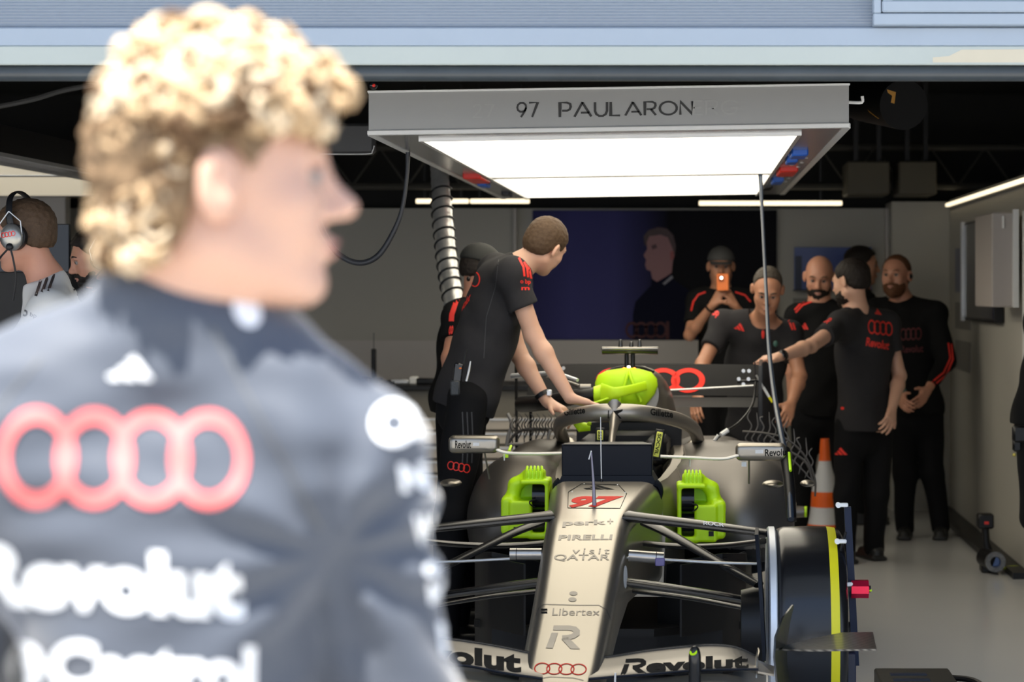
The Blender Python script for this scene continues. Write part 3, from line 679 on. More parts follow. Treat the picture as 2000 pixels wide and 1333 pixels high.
# ================================================================== MARKS PLACED ON A SURFACE WHERE THE PHOTOGRAPH SHOWS THEM
CAMP = np.array((0, 0, CAM_H))
def ray(px, py): return nrm((px - VPX, F_PX, VPY - py))
def mark(name, shape, quad, m, parent, tgt, off=0.0012, segpx=8, maxd=60):
    """quad: (x0,y0,x1,y1) box or 4 corners bl, br, tr, tl"""
    V2, F2 = shape
    if len(quad) == 4 and np.isscalar(quad[0]):
        x0, y0, x1, y1 = quad; quad = [(x0, y1), (x1, y1), (x1, y0), (x0, y0)]
    Q = np.array(quad, float)
    bm = bmesh.new(); vs_ = [bm.verts.new((x, y, 0)) for x, y in V2]
    for f in F2:
        try: bm.faces.new([vs_[i] for i in f])
        except Exception: pass
    bmesh.ops.remove_doubles(bm, verts=bm.verts, dist=1e-6)
    def px(v): x, y = v.co.x, v.co.y; return (Q[0] * (1 - x) + Q[1] * x) * (1 - y) + (Q[3] * (1 - x) + Q[2] * x) * y
    bmesh.ops.triangulate(bm, faces=bm.faces)
    for _ in range(6):
        E = [e for e in bm.edges if np.linalg.norm(px(e.verts[0]) - px(e.verts[1])) > segpx]
        if not E: break
        bmesh.ops.subdivide_edges(bm, edges=E, cuts=1); bmesh.ops.triangulate(bm, faces=bm.faces)
    dead = []
    for v in bm.verts:
        p = px(v); r = ray(p[0], p[1]); hit = tgt.ray_cast(Vector(CAMP), Vector(r), maxd)
        if hit[0] is None: dead.append(v); continue
        hn = hit[1] if hit[1].dot(Vector(r)) < 0 else -hit[1]
        v.co = hit[0] + hn * off
    bmesh.ops.delete(bm, geom=dead, context='VERTS')
    # drop triangles that bridge a depth step
    big = [f for f in bm.faces if f.calc_area() > 0 and max(e.calc_length() for e in f.edges) > 14 * segpx / 1000 * 1.2]
    if big: bmesh.ops.delete(bm, geom=big, context='FACES')
    bm.verts.index_update()
    b = MB(); b.raw([v.co[:] for v in bm.verts], [[v.index for v in f.verts] for f in bm.faces]); bm.free()
    if not b.f: return None
    return b.build(name, m, parent, ang=180, recalc=False)
def line_mark(name, pts, wpx, m, parent, tgt, closed=False, off=0.001):
    P = np.array(pts, float); lo, hi = P.min(0) - wpx, P.max(0) + wpx
    Q = (P - lo) / (hi - lo); V, F = strip2d(P, wpx, closed); V = (V - lo) / (hi - lo); V[:, 1] = 1 - V[:, 1]
    return mark(name, (V, F), (lo[0], lo[1], hi[0], hi[1]), m, parent, tgt, off)
def logo_R():
    L = [(np.array([(0.0, 0), (.2, 0), (.3, .68), (.1, .68)]), [(0, 1, 2, 3)])]
    L.append(strip2d([(.13, .9), (.62, .9), (.78, .86), (.86, .76), (.86, .64), (.76, .54), (.62, .49), (.44, .47)], .2))
    L.append((np.array([(.42, .42), (.62, .5), (1.0, 0), (.72, 0)]), [(0, 3, 2, 1)]))
    V, F = join2d(L); V = (V - V.min(0)) / (V.max(0) - V.min(0)); return V, F

# ================================================================== RACING CAR
A_ = np.array((-0.374, 7.8, 0)); BK = np.array((0.04, 0.9992, 0)); RT = np.array((0.9992, -0.04, 0)); UP = np.array((0, 0, 1.0))
def C(s, t, z): return A_ + BK * s + RT * t + UP * z
def toC(p): q = np.asarray(p) - A_; return np.array((q @ BK, q @ RT, q[2]))
def Mir(p):
    p = np.asarray(p, float)
    if p.ndim == 2: return np.array([Mir(x) for x in p])
    s, t, z = toC(p); return C(s, -t, z)
RC = np.array([-BK, RT * -1, UP])     # rows forward, left, up
m_ti = mat('titanium_paint', (0.365, 0.335, 0.285), 0.32, 0.88, var=0.015, vscale=3)
m_tid = mat('titanium_dark', (0.22, 0.20, 0.18), 0.38, 0.8)
m_carb = mat('carbon_fibre', (0.014, 0.0135, 0.013), 0.27, 0.0, coat=0.15, var=0.2, vscale=300)
m_tyre = mat('slick_tyre', (0.010, 0.010, 0.011), 0.22, var=0.15, vscale=12)
m_lime = mat('lime_plastic', (0.62, 0.98, 0.006), 0.42, sss=0.0)
m_limeD = mat('lime_cover', (0.60, 0.93, 0.01), 0.5)
m_decal = mat('decal_black', (0.010, 0.010, 0.010), 0.8, spec=.1)
m_decalg = mat('decal_satin_grey', (0.20, 0.185, 0.165), 0.3, 0.6)
m_redp = mat('decal_red', (0.88, 0.035, 0.02), 0.7, spec=.2)
m_yel = mat('yellow_stripe', (0.80, 0.72, 0.01), 0.45)
m_sil = mat('machined_silver', (0.78, 0.80, 0.83), 0.36, 0.45)
m_ylab = mat('yellow_label', (0.80, 0.78, 0.12), 0.5)

car = empty('racing_car', 'titanium grey open-wheel racing car numbered 97 in the garage', 'racing car', tuple(A_))

def rrect(s, t0, zt, zb, hw, rt=0.05, rb=0.05, n=6, bulge=0.0):
    """closed section across the car at station s"""
    pts = []; cs = [(hw - rt, zt - rt, rt, 0), (-hw + rt, zt - rt, rt, 90), (-hw + rb, zb + rb, rb, 180), (hw - rb, zb + rb, rb, 270)]
    for cx, cz, r, a0 in cs:
        for i in range(n + 1):
            a = math.radians(a0 + 90 * i / n); pts.append((cx + r * math.cos(a), cz + r * math.sin(a)))
    return np.array([C(s, t0 + x, z + bulge * (1 - (x / hw) ** 2) * (1 if z > (zt + zb) / 2 else 0)) for x, z in pts])
# nose and front of the tub
stn = [(-1.13, .295, .06, .27, .012), (-1.11, .315, .095, .255, .028), (-1.05, .335, .118, .245, .04), (-.98, .357, .127, .245, .045), (-.9, .381, .132, .25, .05), (-.75, .431, .135, .28, .052), (-.6, .485, .138, .31, .055), (-.45, .545, .140, .34, .055), (-.3, .606, .143, .37, .055),
       (-.15, .668, .146, .39, .055), (0, .722, .149, .41, .055), (.1, .748, .152, .42, .055), (.2, .764, .158, .42, .055), (.35, .781, .172, .42, .058), (.5, .793, .186, .42, .06), (.65, .804, .198, .42, .062), (.8, .815, .21, .40, .065), (.95, .80, .225, .38, .07)]
nb = MB().loft([rrect(s, 0, zt, zb, hw, min(r, (zt - zb) / 2.1), min(r, (zt - zb) / 2.1), bulge=.006) for s, zt, hw, zb, r in stn])
nose = nb.build('nose_and_tub', m_ti, car, ang=60)
# tub beside and behind the driver: open cockpit trough
sec = []
for s, hw, zt, w_in in ((.93, .225, .79, .17), (1.2, .27, .80, .2), (1.6, .30, .82, .22), (2.0, .30, .84, .22), (2.3, .28, .86, .2)):
    sec.append(np.array([C(s, x, z) for x, z in ((-hw, .35), (-hw - .01, .6), (-hw + .01, zt - .04), (-hw + .04, zt), (-w_in, zt), (-w_in + .02, zt - .03), (-w_in + .03, .5), (w_in - .03, .5), (w_in - .02, zt - .03), (w_in, zt), (hw - .04, zt), (hw - .01, zt - .04), (hw + .01, .6), (hw, .35))]))
MB().loft(sec).build('cockpit_tub', m_ti, car, ang=50)
MB().box(C(1.35, 0, .60), (.19, .30, .05), np.array([RT, BK, UP]).T).box(C(1.9, 0, .72), (.17, .08, .14), np.array([RT, BK, UP]).T, bev=.03).build('seat', m_blk, car)
MB().box(C(1.98, -.145, .86), (.05, .20, .055), np.array([RT, BK, UP]).T, bev=.02).box(C(1.98, .145, .86), (.05, .20, .055), np.array([RT, BK, UP]).T, bev=.02).box(C(2.16, 0, .86), (.15, .05, .07), np.array([RT, BK, UP]).T, bev=.02).build('headrest', m_blk, car)
MB().box(C(2.27, 0, .80), (.24, .02, .16), np.array([RT, BK, UP]).T).build('bulkhead', m_blk, car)
sw = MB().box(C(1.25, 0, .755), (.13, .015, .07), np.array([RT, BK, UP]).T, bev=.012).build('steering_wheel', m_blk, car)
for px, py0, py1, a in ((1172, 841, 860, 0), (1285, 844, 893, .17)):
    p = W(px, (py0 + py1) / 2, 9.05); hh = (py1 - py0) / 2 * 9.05 / F_PX; ux = np.array((math.cos(a), 0, -math.sin(a) * 1)); uz = np.array((math.sin(a), 0, math.cos(a)))
    bk = MB().box(p + (0, .012, 0), (.020, .008, hh + .01), np.array([ux, (0, 1, 0), uz]).T, bev=.004).build('restraint_pad', m_blk, car)
    MB().box(p, (.0125, .004, hh), np.array([ux, (0, 1, 0), uz]).T, bev=.002).build('yellow_label', m_ylab, bk)
    V, F = text2d('SSS' if py1 < 870 else 'SOCVIL', .02)
    b = MB(); X = (V[:, 1] - .5) * .015; Y = (.5 - V[:, 0]) * hh * 1.7; b.raw(p + np.outer(X, ux) + np.outer(Y, uz) + (0, -.0055, 0), F); b.build('label_lettering', m_decal, bk, recalc=False)
MB().tube([W(1125, 822, 9.5), W(1135, 835, 9.5), W(1153, 835, 9.5)], [.02, .024, .016], 12).ell(W(1151, 828, 9.45), (.01, .01, .01)).build('drink_connector', m_lime, car)

# halo
hp = [W(1200, 806, 9.22), W(1245, 807, 9.25), W(1290, 813, 9.36), W(1330, 823, 9.58), W(1354, 838, 9.85), W(1362, 856, 10.1), W(1366, 874, 10.25)]
full = [Mir(p) for p in hp[:0:-1]] + hp
# keep the left arm where the photograph has it
adj = {0: None}
hal = MB().tube(full, [.034, .034, .033, .033, .034, .036, .037, .036, .034, .033, .033, .034, .034], 18, smooth=6, sq=.85)
hal.tube([W(1201, 806, 9.25), W(1200, 822, 9.215), W(1197, 845, 9.14), W(1194, 872, 9.0), W(1193, 905, 8.86)], [.038, .022, .014, .013, .014], 14, smooth=5, up=(1, 0, 0), sq=2.2)
m_halo = mat('halo_paint', (.36, .33, .29), .42, .8, var=.015, vscale=3)
halo = hal.build('halo', m_halo, car, ang=80)
for sgn in (1, -1):
    f = (lambda p: p) if sgn == 1 else Mir
    MB().tube([f(W(1364, 868, 10.25)), f(W(1358, 890, 10.2)), f(W(1352, 925, 10.1))], [.045, .07, .10], 18, smooth=4).build('halo_mount', m_ti, car)
hb = bvh_of([halo])
mark('sponsor_lettering', text2d('Gillette', .03), [(1102, 813), (1143, 808), (1143, 795), (1102, 800)], m_decal, car, hb, segpx=4)
mark('sponsor_lettering', text2d('Gillette', .03), [(1270, 811), (1314, 817), (1314, 803), (1270, 798)], m_decal, car, hb, segpx=4)
mark('fin_mark', (np.array([(0, 0), (.18, 0), (.22, 1), (.05, 1)]), [(0, 1, 2, 3)]), (1187, 802, 1199, 818), m_decal, car, hb, segpx=4)
mark('fin_mark', (np.array([(0, .8), (1, 1), (1, .8), (.45, .5), (.9, 0), (.7, 0), (.2, .5)]), [(0, 3, 2, 1), (0, 6, 5, 4, 3)]), (1198, 800, 1216, 818), m_decal, car, hb, segpx=4)

# airbox, engine cover, camera pod
def ecs(s, zt, zb, hw, sh=1.0, n=28, e=2.3):
    a = np.arange(n) * 2 * math.pi / n; c, d = np.cos(a), np.sin(a)
    x = np.sign(c) * np.abs(c) ** (2 / e) * hw; z = (zt + zb) / 2 + np.sign(d) * np.abs(d) ** (2 / e) * (zt - zb) / 2
    return np.array([C(s, p, q) for p, q in zip(x, z)])
ec = MB().loft([ecs(2.28, 1.195, .98, .135), ecs(2.31, 1.207, .965, .150), ecs(2.4, 1.215, .88, .172), ecs(2.6, 1.21, .75, .19), ecs(2.9, 1.17, .62, .19), ecs(3.3, 1.08, .52, .14), ecs(3.8, .95, .45, .08), ecs(4.2, .85, .42, .03)]).build('engine_cover', m_ti, car, ang=60)
MB().tube([C(2.3, -.11, 1.19), C(2.33, -.06, 1.207), C(2.34, 0, 1.213), C(2.33, .06, 1.207), C(2.3, .11, 1.19)], .007, 8, smooth=4).build('roll_hoop_lip', m_blk, car)
eb = bvh_of([ec])
tcm = MB()
for dx in (-11, 11): tcm.tube([W(1230 + dx * .55, 722, 10.12), W(1230 + dx * .55, 690, 10.12)], [.010, .010], 10)
tcm.build('camera_stem', m_blk, car)
tb = MB().loft([np.array([W(px, 685, 10.1) + (0, math.cos(a) * .035, math.sin(a) * .018) for a in np.arange(16) * math.pi / 8]) for px in (1176, 1230, 1285)]).build('camera_pod', m_carb, car)
MB().bx(W(1175, 0, 10.07)[0], W(1286, 0, 10.07)[0], 10.06, 10.13, W(0, 683, 10.1)[2], W(0, 678, 10.1)[2], bev=.004).build('pod_top', m_ti, tb)
for px, hgt in ((1212, 14), (1233, 10), (1249, 14)):
    MB().lathe([(0, .001), (0, .011), (hgt * .7 / 430, .009), (hgt / 430, .006), (hgt / 430 + .002, .0005)], W(px, 678, 10.1), (0, 0, 1), 14).build('antenna_stub', mat('dark_metal', (.1, .1, .1), .3, .8), car)
for px, m_, r in ((1219, mat('amber_led', (1, .3, .05), .5, emit=(1, .16, .02), es=5), .005), (1239, mat('amber_led', (1, .3, .05)), .005), (1228, mat('white_led', (1, 1, 1), .5, emit=(1, .9, .8), es=8), .006)):
    MB().ell(W(px, 720 if m_.name[0] == 'a' else 717, 10.05), (r * 1.3, r, r), n=10, m=6).build('signal_lamp', m_, car)

# removable lime intake cover with its hose (a thing of its own)
ic = empty('airbox_cover', 'lime green intake cover with strap and hose collar on the airbox', 'cover', W(1225, 790, 10.05))
poly = [(1168, 733), (1185, 724), (1205, 721), (1228, 718), (1250, 721), (1272, 727), (1283, 740), (1285, 754), (1279, 770), (1268, 784), (1258, 796), (1215, 796), (1170, 792), (1162, 770), (1162, 748)]
c0 = np.mean(poly, 0); rr_ = []
for k, dd in ((1.0, 10.09), (1.0, 10.05), (.94, 10.035), (.6, 10.02), (.2, 10.012)):
    rr_.append(np.array([W(c0[0] + (x - c0[0]) * k, c0[1] + (y - c0[1]) * k, dd) for x, y in poly]))
MB().loft(rr_).build('shell', m_limeD, ic, ang=50)
MB().tube([W(1210, 790, 10.0), W(1222, 745, 9.99), W(1228, 724, 10.02), W(1234, 745, 9.99), W(1252, 785, 10.0)], .007, 8, smooth=4).build('rib', m_limeD, ic)
MB().tube([W(1175, 768, 9.93), W(1200, 768, 9.9), W(1230, 762, 9.93), W(1262, 754, 10.0)], [.045, .026, .022, .022], 12, smooth=4, sq=.25, up=(0, 0, 1)).build('strap', m_limeD, ic)
MB().tube([W(1150, 790, 9.9), W(1175, 783, 9.9), W(1200, 774, 9.92), W(1216, 768, 9.98)], [.004, .005, .005, .008], 8, smooth=3).build('tie', m_limeD, ic)
MB().lathe([(0, .036), (.03, .045), (.055, .038), (.055, .03), (0, .028)], W(1160, 771, 9.98), (1, 0, 0.02), 24, closed=True).build('collar', m_limeD, ic)
MB().tube([W(1161, 772, 9.98), W(1125, 776, 10.0), W(1080, 785, 10.1), W(1020, 790, 10.4)], [.034, .034, .036, .04], 16, smooth=4).build('hose', m_blk, ic)
MB().tube([W(1154, 757, 10.0), W(1133, 757, 10.0)], [.015, .015], 12).tube([W(1132, 755, 10.0), W(1095, 742, 10.1), W(1070, 738, 10.2)], .009, 8).build('grey_pipe', mat('pipe_grey', (.3, .28, .25), .35, .6), ic)
MB().tube([W(1128, 743, 10.0), W(1085, 728, 10.1), W(1000, 735, 10.3)], [.008, .009, .012], 8).build('bright_pipe', m_sil, ic)

# rear wing
def plank(pts_top, pts_bot, th, m, name, par=car):
    """thin curved blade between two polylines"""
    a, b = np.array(pts_top), np.array(pts_bot); n = len(a); nv = nrm(np.cross(a[-1] - a[0], b[0] - a[0]))
    r = [np.array([a[i], (a[i] * .5 + b[i] * .5) + nv * th * .7, b[i], (a[i] * .5 + b[i] * .5) - nv * th * .5]) for i in range(n)]
    return MB().loft(r).build(name, m, par, ang=50)
rw = [C(3.45, t, z) for t, z in ((-.58, 1.185), (0, 1.19), (.58, 1.185))]; rb = [C(3.22, t, z) for t, z in ((-.58, 1.035), (0, 1.04), (.58, 1.035))]
flap = plank(rw, rb, .02, mat('wing_black', (.010, .010, .011), .65, spec=.12), 'rear_wing_flap')
mp = MB().loft([np.array([C(3.2 + .0, t, 1.03), C(3.05, t, 1.012), C(2.93, t, .995), C(3.05, t, .99), C(3.2, t, 1.015)]) for t in (-.58, -.2, .2, .58)]).build('rear_wing_main', MATS['wing_black'], car)
MB().tube([C(2.93, .12, 1.075), C(2.93, .56, 1.10)], .005, 8).build('gauge_rod', m_alu, car)
for sg in (-1, 1):
    MB().loft([np.array([C(s, sg * .585, z), C(s, sg * .60, z)]) for s, z in ((2.9, .75), (2.88, 1.2), (3.5, 1.21), (3.5, .75))] + [np.array([C(2.9, sg * .585, .75), C(2.9, sg * .6, .75)])], False, closed=False).build('rear_endplate', m_carb, car)
    MB().box(C(3.1, sg * .05, .95), (.006, .12, .12), np.array([RT, BK, UP]).T).build('rear_wing_pylon', m_carb, car)
# the face of the flap carries red rings
fb = bvh_of([flap])
mark('red_rings', rings2d(.17), [(1163, 768), (1376, 768), (1378, 720), (1165, 720)], m_redp, car, fb, off=.002, segpx=6)
for px, py in ((1452, 725), (1463, 725), (1452, 751), (1443, 741), (1462, 741), (1100, 720), (1088, 720)):
    MB().lathe([(0, .0005), (0, .009), (.02, .009), (.024, .0005)], W(px, py, 10.72), (0, 1, 0), 12).build('probe_knob', m_sil, car)
MB().tube([W(1440, 746, 10.75), W(1484, 744, 10.75), W(1484, 770, 10.75)], .008, 8).tube([W(1474, 705, 10.76), W(1476, 745, 10.76)], .003, 6).build('sensor_bracket', m_blk, car)
MB().tube([W(1477, 733, 10.7), W(1491, 757, 10.7)], .005, 8).build('link', m_alu, car)
MB().tube([W(1491, 757, 10.7), W(1502, 776, 10.7)], .007, 8).build('white_link', m_white, car)
MB().tube([W(1502, 776, 10.7), W(1509, 786, 10.7)], .007, 8).build('yellow_link', m_yel, car)
MB().tube([W(1476, 745, 10.75), W(1470, 790, 10.6), W(1445, 825, 10.4), W(1415, 845, 10.2), W(1395, 862, 10.1), W(1384, 874, 10.0)], [.006, .007, .007, .006, .006, .006], 8, smooth=5).build('sensor_lead', m_blk, car)
MB().tube([W(1421, 841, 10.15), W(1408, 850, 10.13)], .012, 8).tube([W(1403, 850, 10.1), W(1395, 861, 10.1)], .007, 8).build('lead_connector', m_white, car)
MB().tube([C(3.1, 0, 1.0), C(3.1, 0, .5)], .03, 10).build('crash_structure', m_carb, car)

# side pods
m_pod = mat('pod_paint', (.19, .178, .165), .5, .8, var=.02, vscale=3); m_podl = mat('pod_paint_dark', (.10, .09, .08), .45, .7)  # left pod: same paint, shade put into a darker copy
Rm = np.array([RT, BK, UP])
for sg in (1, -1):
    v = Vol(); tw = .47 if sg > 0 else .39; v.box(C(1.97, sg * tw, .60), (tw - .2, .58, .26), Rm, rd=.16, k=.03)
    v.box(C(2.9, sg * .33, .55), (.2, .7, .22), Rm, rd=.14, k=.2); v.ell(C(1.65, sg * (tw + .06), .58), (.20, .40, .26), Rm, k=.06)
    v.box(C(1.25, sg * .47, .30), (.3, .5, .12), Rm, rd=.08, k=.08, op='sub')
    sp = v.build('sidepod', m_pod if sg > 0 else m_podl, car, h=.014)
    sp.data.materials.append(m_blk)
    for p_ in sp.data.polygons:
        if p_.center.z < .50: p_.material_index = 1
    MB().ell(C(1.20, sg * .66, .775), (.045, .06, .016), Rm.T, 16, 8).build('flow_vane', m_ti, car)
    MB().ell(C(1.24, sg * .80 if sg < 0 else .80, .775), (.03, .05, .014), Rm.T, 16, 8).build('flow_vane', m_ti, car)
    # cockpit mirror
    mc = W(1486, 883, 8.95) if sg == 1 else W(926, 868, 8.95)
    mir = Vol(); mir.box(mc, (.103, .035, .036), frame((-BK + RT * .0), UP) * 0 + Rm, rd=.022, k=.01)
    mo_ = mir.build('mirror_housing', m_ti, car, h=.006)
    MB().box(mc + BK * .037, (.09, .003, .027), Rm.T, bev=.002).build('mirror_glass', m_gblk, mo_)
    f = (lambda p: p)
    rod = [W(1290, 892, 8.9), W(1340, 894, 8.9), W(1410, 897, 8.92), W(1442, 890, 8.93)] if sg == 1 else [W(1097, 886, 8.9), W(1040, 887, 8.9), W(990, 885, 8.92), W(968, 878, 8.93)]
    MB().tube(rod, .0065, 8, smooth=4, sq=2).build('mirror_stay', mat('stay_white', (.72, .70, .65), .3), car)
    MB().tube([W(1463, 900, 8.95), W(1463, 945, 9.0)] if sg == 1 else [W(946, 882, 8.95), W(956, 936, 9.0)], .004, 8).build('mirror_strut', m_tid, car)
    MB().tube([W(1348, 895, 8.95), W(1347, 912, 8.95)] if sg == 1 else [W(985, 888, 8.95), W(985, 900, 8.95)], .003, 8).build('stay_foot', m_alu, car)
    lb = bvh_of([mo_])
    if sg == 1:
        mark('sponsor_lettering', text2d('Revolut', .02), [(1494, 892), (1541, 890), (1541, 876), (1494, 878)], m_decal, mo_, lb, segpx=4)
        mark('white_label', (np.array([(0, .2), (1, .2), (1, 1), (0, 1.)]), [(0, 1, 2, 3)]), (1475, 879, 1491, 888), m_white, mo_, lb, segpx=4)
    else:
        mark('sponsor_lettering', text2d('Revolut', .02), [(889, 876), (920, 876), (920, 861), (889, 861)], m_decal, mo_, lb, segpx=4)
        mark('white_label', (np.array([(0, .2), (1, .2), (1, 1), (0, 1.)]), [(0, 1, 2, 3)]), (924, 865, 936, 873), m_white, mo_, lb, segpx=4)
MB().box(W(1453, 907, 8.96), (.010, .004, .010)).build('white_tag', m_white, car)
# floor and plank
MB().loft([np.array([C(s, -w_, z), C(s, w_, z), C(s, w_, z + .03), C(s, -w_, z + .03)]) for s, w_, z in ((.75, .2, .22), (1.1, .55, .2), (2.6, .56, .2), (3.4, .5, .24), (4.0, .5, .32))]).build('car_floor', m_blk, car)
for sg in (1, -1):
    MB().loft([np.array([C(s, sg * t, .22), C(s, sg * (t + .008), .22), C(s, sg * (t + .008), z), C(s, sg * t, z)]) for s, t, z in ((.75, .3, .5), (.95, .46, .5), (1.2, .54, .5), (1.6, .56, .42))]).build('floor_fence', m_blk, car)
    pass

MB().loft([np.array([C(s, -w_, .03), C(s, w_, .03), C(s, w_, .2), C(s, -w_, .2)]) for s, w_ in ((1.05, .5), (1.4, .55), (2.6, .56), (3.1, .5))]).build('underfloor', m_blk, car, smooth=False)
for sg in (1, -1):
    MB().loft([np.array([C(s, sg * t, .035), C(s + .012, sg * t, .035), C(s + .012, sg * t, z), C(s, sg * t, z)]) for s, t, z in ((1.0, .20, .46), (.92, .32, .50), (.96, .46, .52), (1.12, .55, .50))]).build('bargeboard', m_blk, car)
# suspension: right side points, mirrored for the left
def arm(name, pts, r, sq, m=m_carb, both=True, left=None):
    MB().tube(pts, r, 14, smooth=4, sq=sq).build(name, m, car)
    if both: MB().tube(left if left is not None else [Mir(p) for p in pts], r, 14, smooth=4, sq=sq).build(name, m, car)
arm('upper_wishbone', [W(1228, 1010, 7.95), W(1250, 1012, 7.93), W(1370, 1026, 7.84), W(1500, 1042, 7.76)], [.022, .019, .0165, .014], 2.2)
arm('upper_wishbone_rear', [W(1262, 1022, 8.1), W(1310, 1045, 8.0), W(1400, 1097, 7.85), W(1482, 1143, 7.72)], [.014, .0125, .012, .012], 2.2)
arm('lower_wishbone', [W(1222, 1137, 7.78), W(1285, 1146, 7.78), W(1400, 1163, 7.76), W(1486, 1178, 7.74)], [.015, .016, .014, .013], 2.6)
arm('lower_wishbone_rear', [W(1215, 1152, 7.98), W(1330, 1166, 7.9), W(1430, 1184, 7.82), W(1486, 1194, 7.78)], [.009, .009, .008, .008], 2.4)
arm('track_rod', [W(1218, 1058, 8.25), W(1330, 1068, 8.15), W(1420, 1066, 8.0), W(1490, 1058, 7.85)], [.011, .011, .011, .011], 2.0)
arm('steering_link', [W(1225, 1090, 7.8), W(1300, 1094, 7.8), W(1400, 1100, 7.8), W(1478, 1102, 7.8)], [.005, .005, .005, .005], 1.2, m_alu)
for pts in ([W(1228, 1086, 7.74), W(1296, 1091, 7.74)], [W(1058, 1083, 7.74), W(996, 1083, 7.74)]):
    b = MB().tube([pts[0], pts[1]], [.021, .021], 20).build('sensor_cylinder', mat('sensor_steel', (.45, .42, .38), .28, .9), car)
    k = pts[0] * .15 + pts[1] * .85
    MB().tube([pts[0] * .22 + pts[1] * .78, pts[0] * .2 + pts[1] * .8], [.0218, .0218], 20).build('groove', m_blk, b)
MB().box(W(1289, 1098, 7.72), (.017, .012, .014), bev=.003).build('sensor_label', mat('label_violet', (.12, .1, .25), .4), car)
# bit of white lettering on the upper arms
ub = [o for o in car.children if o.name.startswith('upper_wishbone') and 'rear' not in o.name]
ubb = bvh_of(ub)
mark('sponsor_lettering', text2d('aramco', .02), [(918, 1012), (976, 1007), (976, 1003), (918, 1008)], m_white, car, ubb, segpx=5)
mark('sponsor_lettering', text2d('ROCR', .02), [(1374, 1026), (1414, 1030), (1414, 1023), (1374, 1019)], m_white, car, ubb, segpx=5)

# front wheels
for sg in (1, -1):
    hubc = C(0, sg * .79, .366); ax = nrm(RT * sg + BK * .03)
    g = MB().lathe([(-.118, .20), (-.122, .27), (-.121, .33), (-.114, .355), (-.09, .3635), (0, .366), (.060, .3645)], hubc, ax, 96)
    g.lathe([(.090, .3605), (.106, .352), (.117, .334), (.122, .30), (.124, .26), (.118, .21), (.0, .20), (-.118, .20)], hubc, ax, 96)
    ty = g.build('front_tyre', m_tyre, car, ang=70)
    MB().lathe([(.060, .3645), (.075, .3632), (.090, .3605)], hubc, ax, 96).build('tyre_stripe', m_yel, ty)
    MB().lathe([(-.148, .22), (-.148, .358), (-.143, .364), (-.123, .364), (-.119, .358), (-.119, .22)], hubc, ax, 96, closed=True).build('inner_ring', m_sil, car)
    MB().lathe([(-.12, .30), (-.12, .21), (-.02, .20), (.11, .205), (.115, .09), (.13, .05), (.13, .001)], hubc, ax, 48).build('wheel_rim', m_tid, car)
    MB().lathe([(.12, .001), (.12, .03), (.15, .03), (.15, .001)], hubc, ax, 12).build('wheel_nut', m_blk, car)
    MB().lathe([(-.24, .001), (-.24, .14), (-.16, .16), (-.16, .001)], hubc, ax, 32).build('brake_drum', m_blk, car)
# brake duct blade inboard of the wheel
for sg in (1, -1):
    f = (lambda p: p) if sg == 1 else Mir
    P1 = [f(W(1474, 1045, 7.55)), f(W(1479, 1110, 7.45)), f(W(1484, 1190, 7.4)), f(W(1489, 1292, 7.4))]; P2 = [p + BK * .22 for p in P1]
    r = [np.array([a, a + RT * .012 * sg, b + RT * .012 * sg, b]) for a, b in zip(P1, P2)]
    MB().loft(r).build('brake_duct_blade', m_navy, car)

# front wing
m_wing = mat('wing_paint', (.30, .28, .25), .40, .8, var=.015, vscale=3)
def wing(side):
    if side > 0:
        te = [(1150, 1290, 7.02), (1205, 1283, 7.02), (1260, 1274, 7.02), (1330, 1266, 7.02), (1390, 1262, 7.02), (1440, 1267, 7.02), (1481, 1286, 7.02)]
        le = [(1150, 1327, 6.82), (1205, 1322, 6.82), (1260, 1318, 6.82), (1330, 1312, 6.82), (1390, 1309, 6.82), (1440, 1308, 6.82), (1481, 1308, 6.82)]
    else:
        te = [(1060, 1280, 7.02), (1032, 1277, 7.02), (985, 1267, 7.02), (920, 1256, 7.02), (860, 1249, 7.02), (800, 1250, 7.02), (710, 1270, 7.02)]
        le = [(1060, 1326, 6.82), (1032, 1322, 6.82), (985, 1315, 6.82), (920, 1302, 6.82), (860, 1297, 6.82), (800, 1293, 6.82), (710, 1290, 6.82)]
    T_ = np.array([W(*p) for p in te]); L_ = np.array([W(*p) for p in le]); T_, _ = spline(T_, np.ones(7), 4); L_, _ = spline(L_, np.ones(7), 4)
    out = []
    for nm, off, drop in (('upper_flap', 0, 0), ('middle_flap', -.16, -.028), ('lower_plane', -.33, -.075)):
        rr = []
        for a, b in zip(T_, L_):
            a2 = a + np.array((0, off - (.02 if off else 0), drop - (.03 if off else 0))); b2 = b + np.array((0, off, drop - (.02 if off else 0)))
            mid = (a2 + b2) / 2 + np.array((0, -.01, -.012))
            up_ = np.array((0, -.0, .006)); rr.append(np.array([a2, mid + up_, b2 + (0, 0, .004), b2 + (0, -.006, -.001), b2 + (0, 0, -.006), mid - up_, a2 + (0, .003, -.002)]))
        out.append(MB().loft(rr).build(nm, m_wing if nm != 'lower_plane' else m_tid, car, ang=60))
    MB().tube([p + (0, .006, .003) for p in T_], .0035, 6).build('gurney_strip', m_carb, car)
    MB().tube([p + (0, -.004, 0) for p in L_], .004, 8).build('leading_edge', m_navy, car)
    return out
fr = wing(1); fl = wing(-1)
bR = bvh_of(fr[:2]); bL = bvh_of(fl[:2])
mark('flap_lettering', logo_R(), [(1211, 1321), (1264, 1317), (1264, 1286), (1216, 1289)], m_decal, car, bR, segpx=6)
mark('flap_lettering', text2d('evolut', .045), [(1262, 1317), (1462, 1307), (1462, 1279), (1262, 1289)], m_decal, car, bR, segpx=6)
mark('flap_lettering', text2d('Revolut', .045), [(752, 1284), (1018, 1316), (1018, 1276), (752, 1248)], m_decal, car, bL, segpx=6)
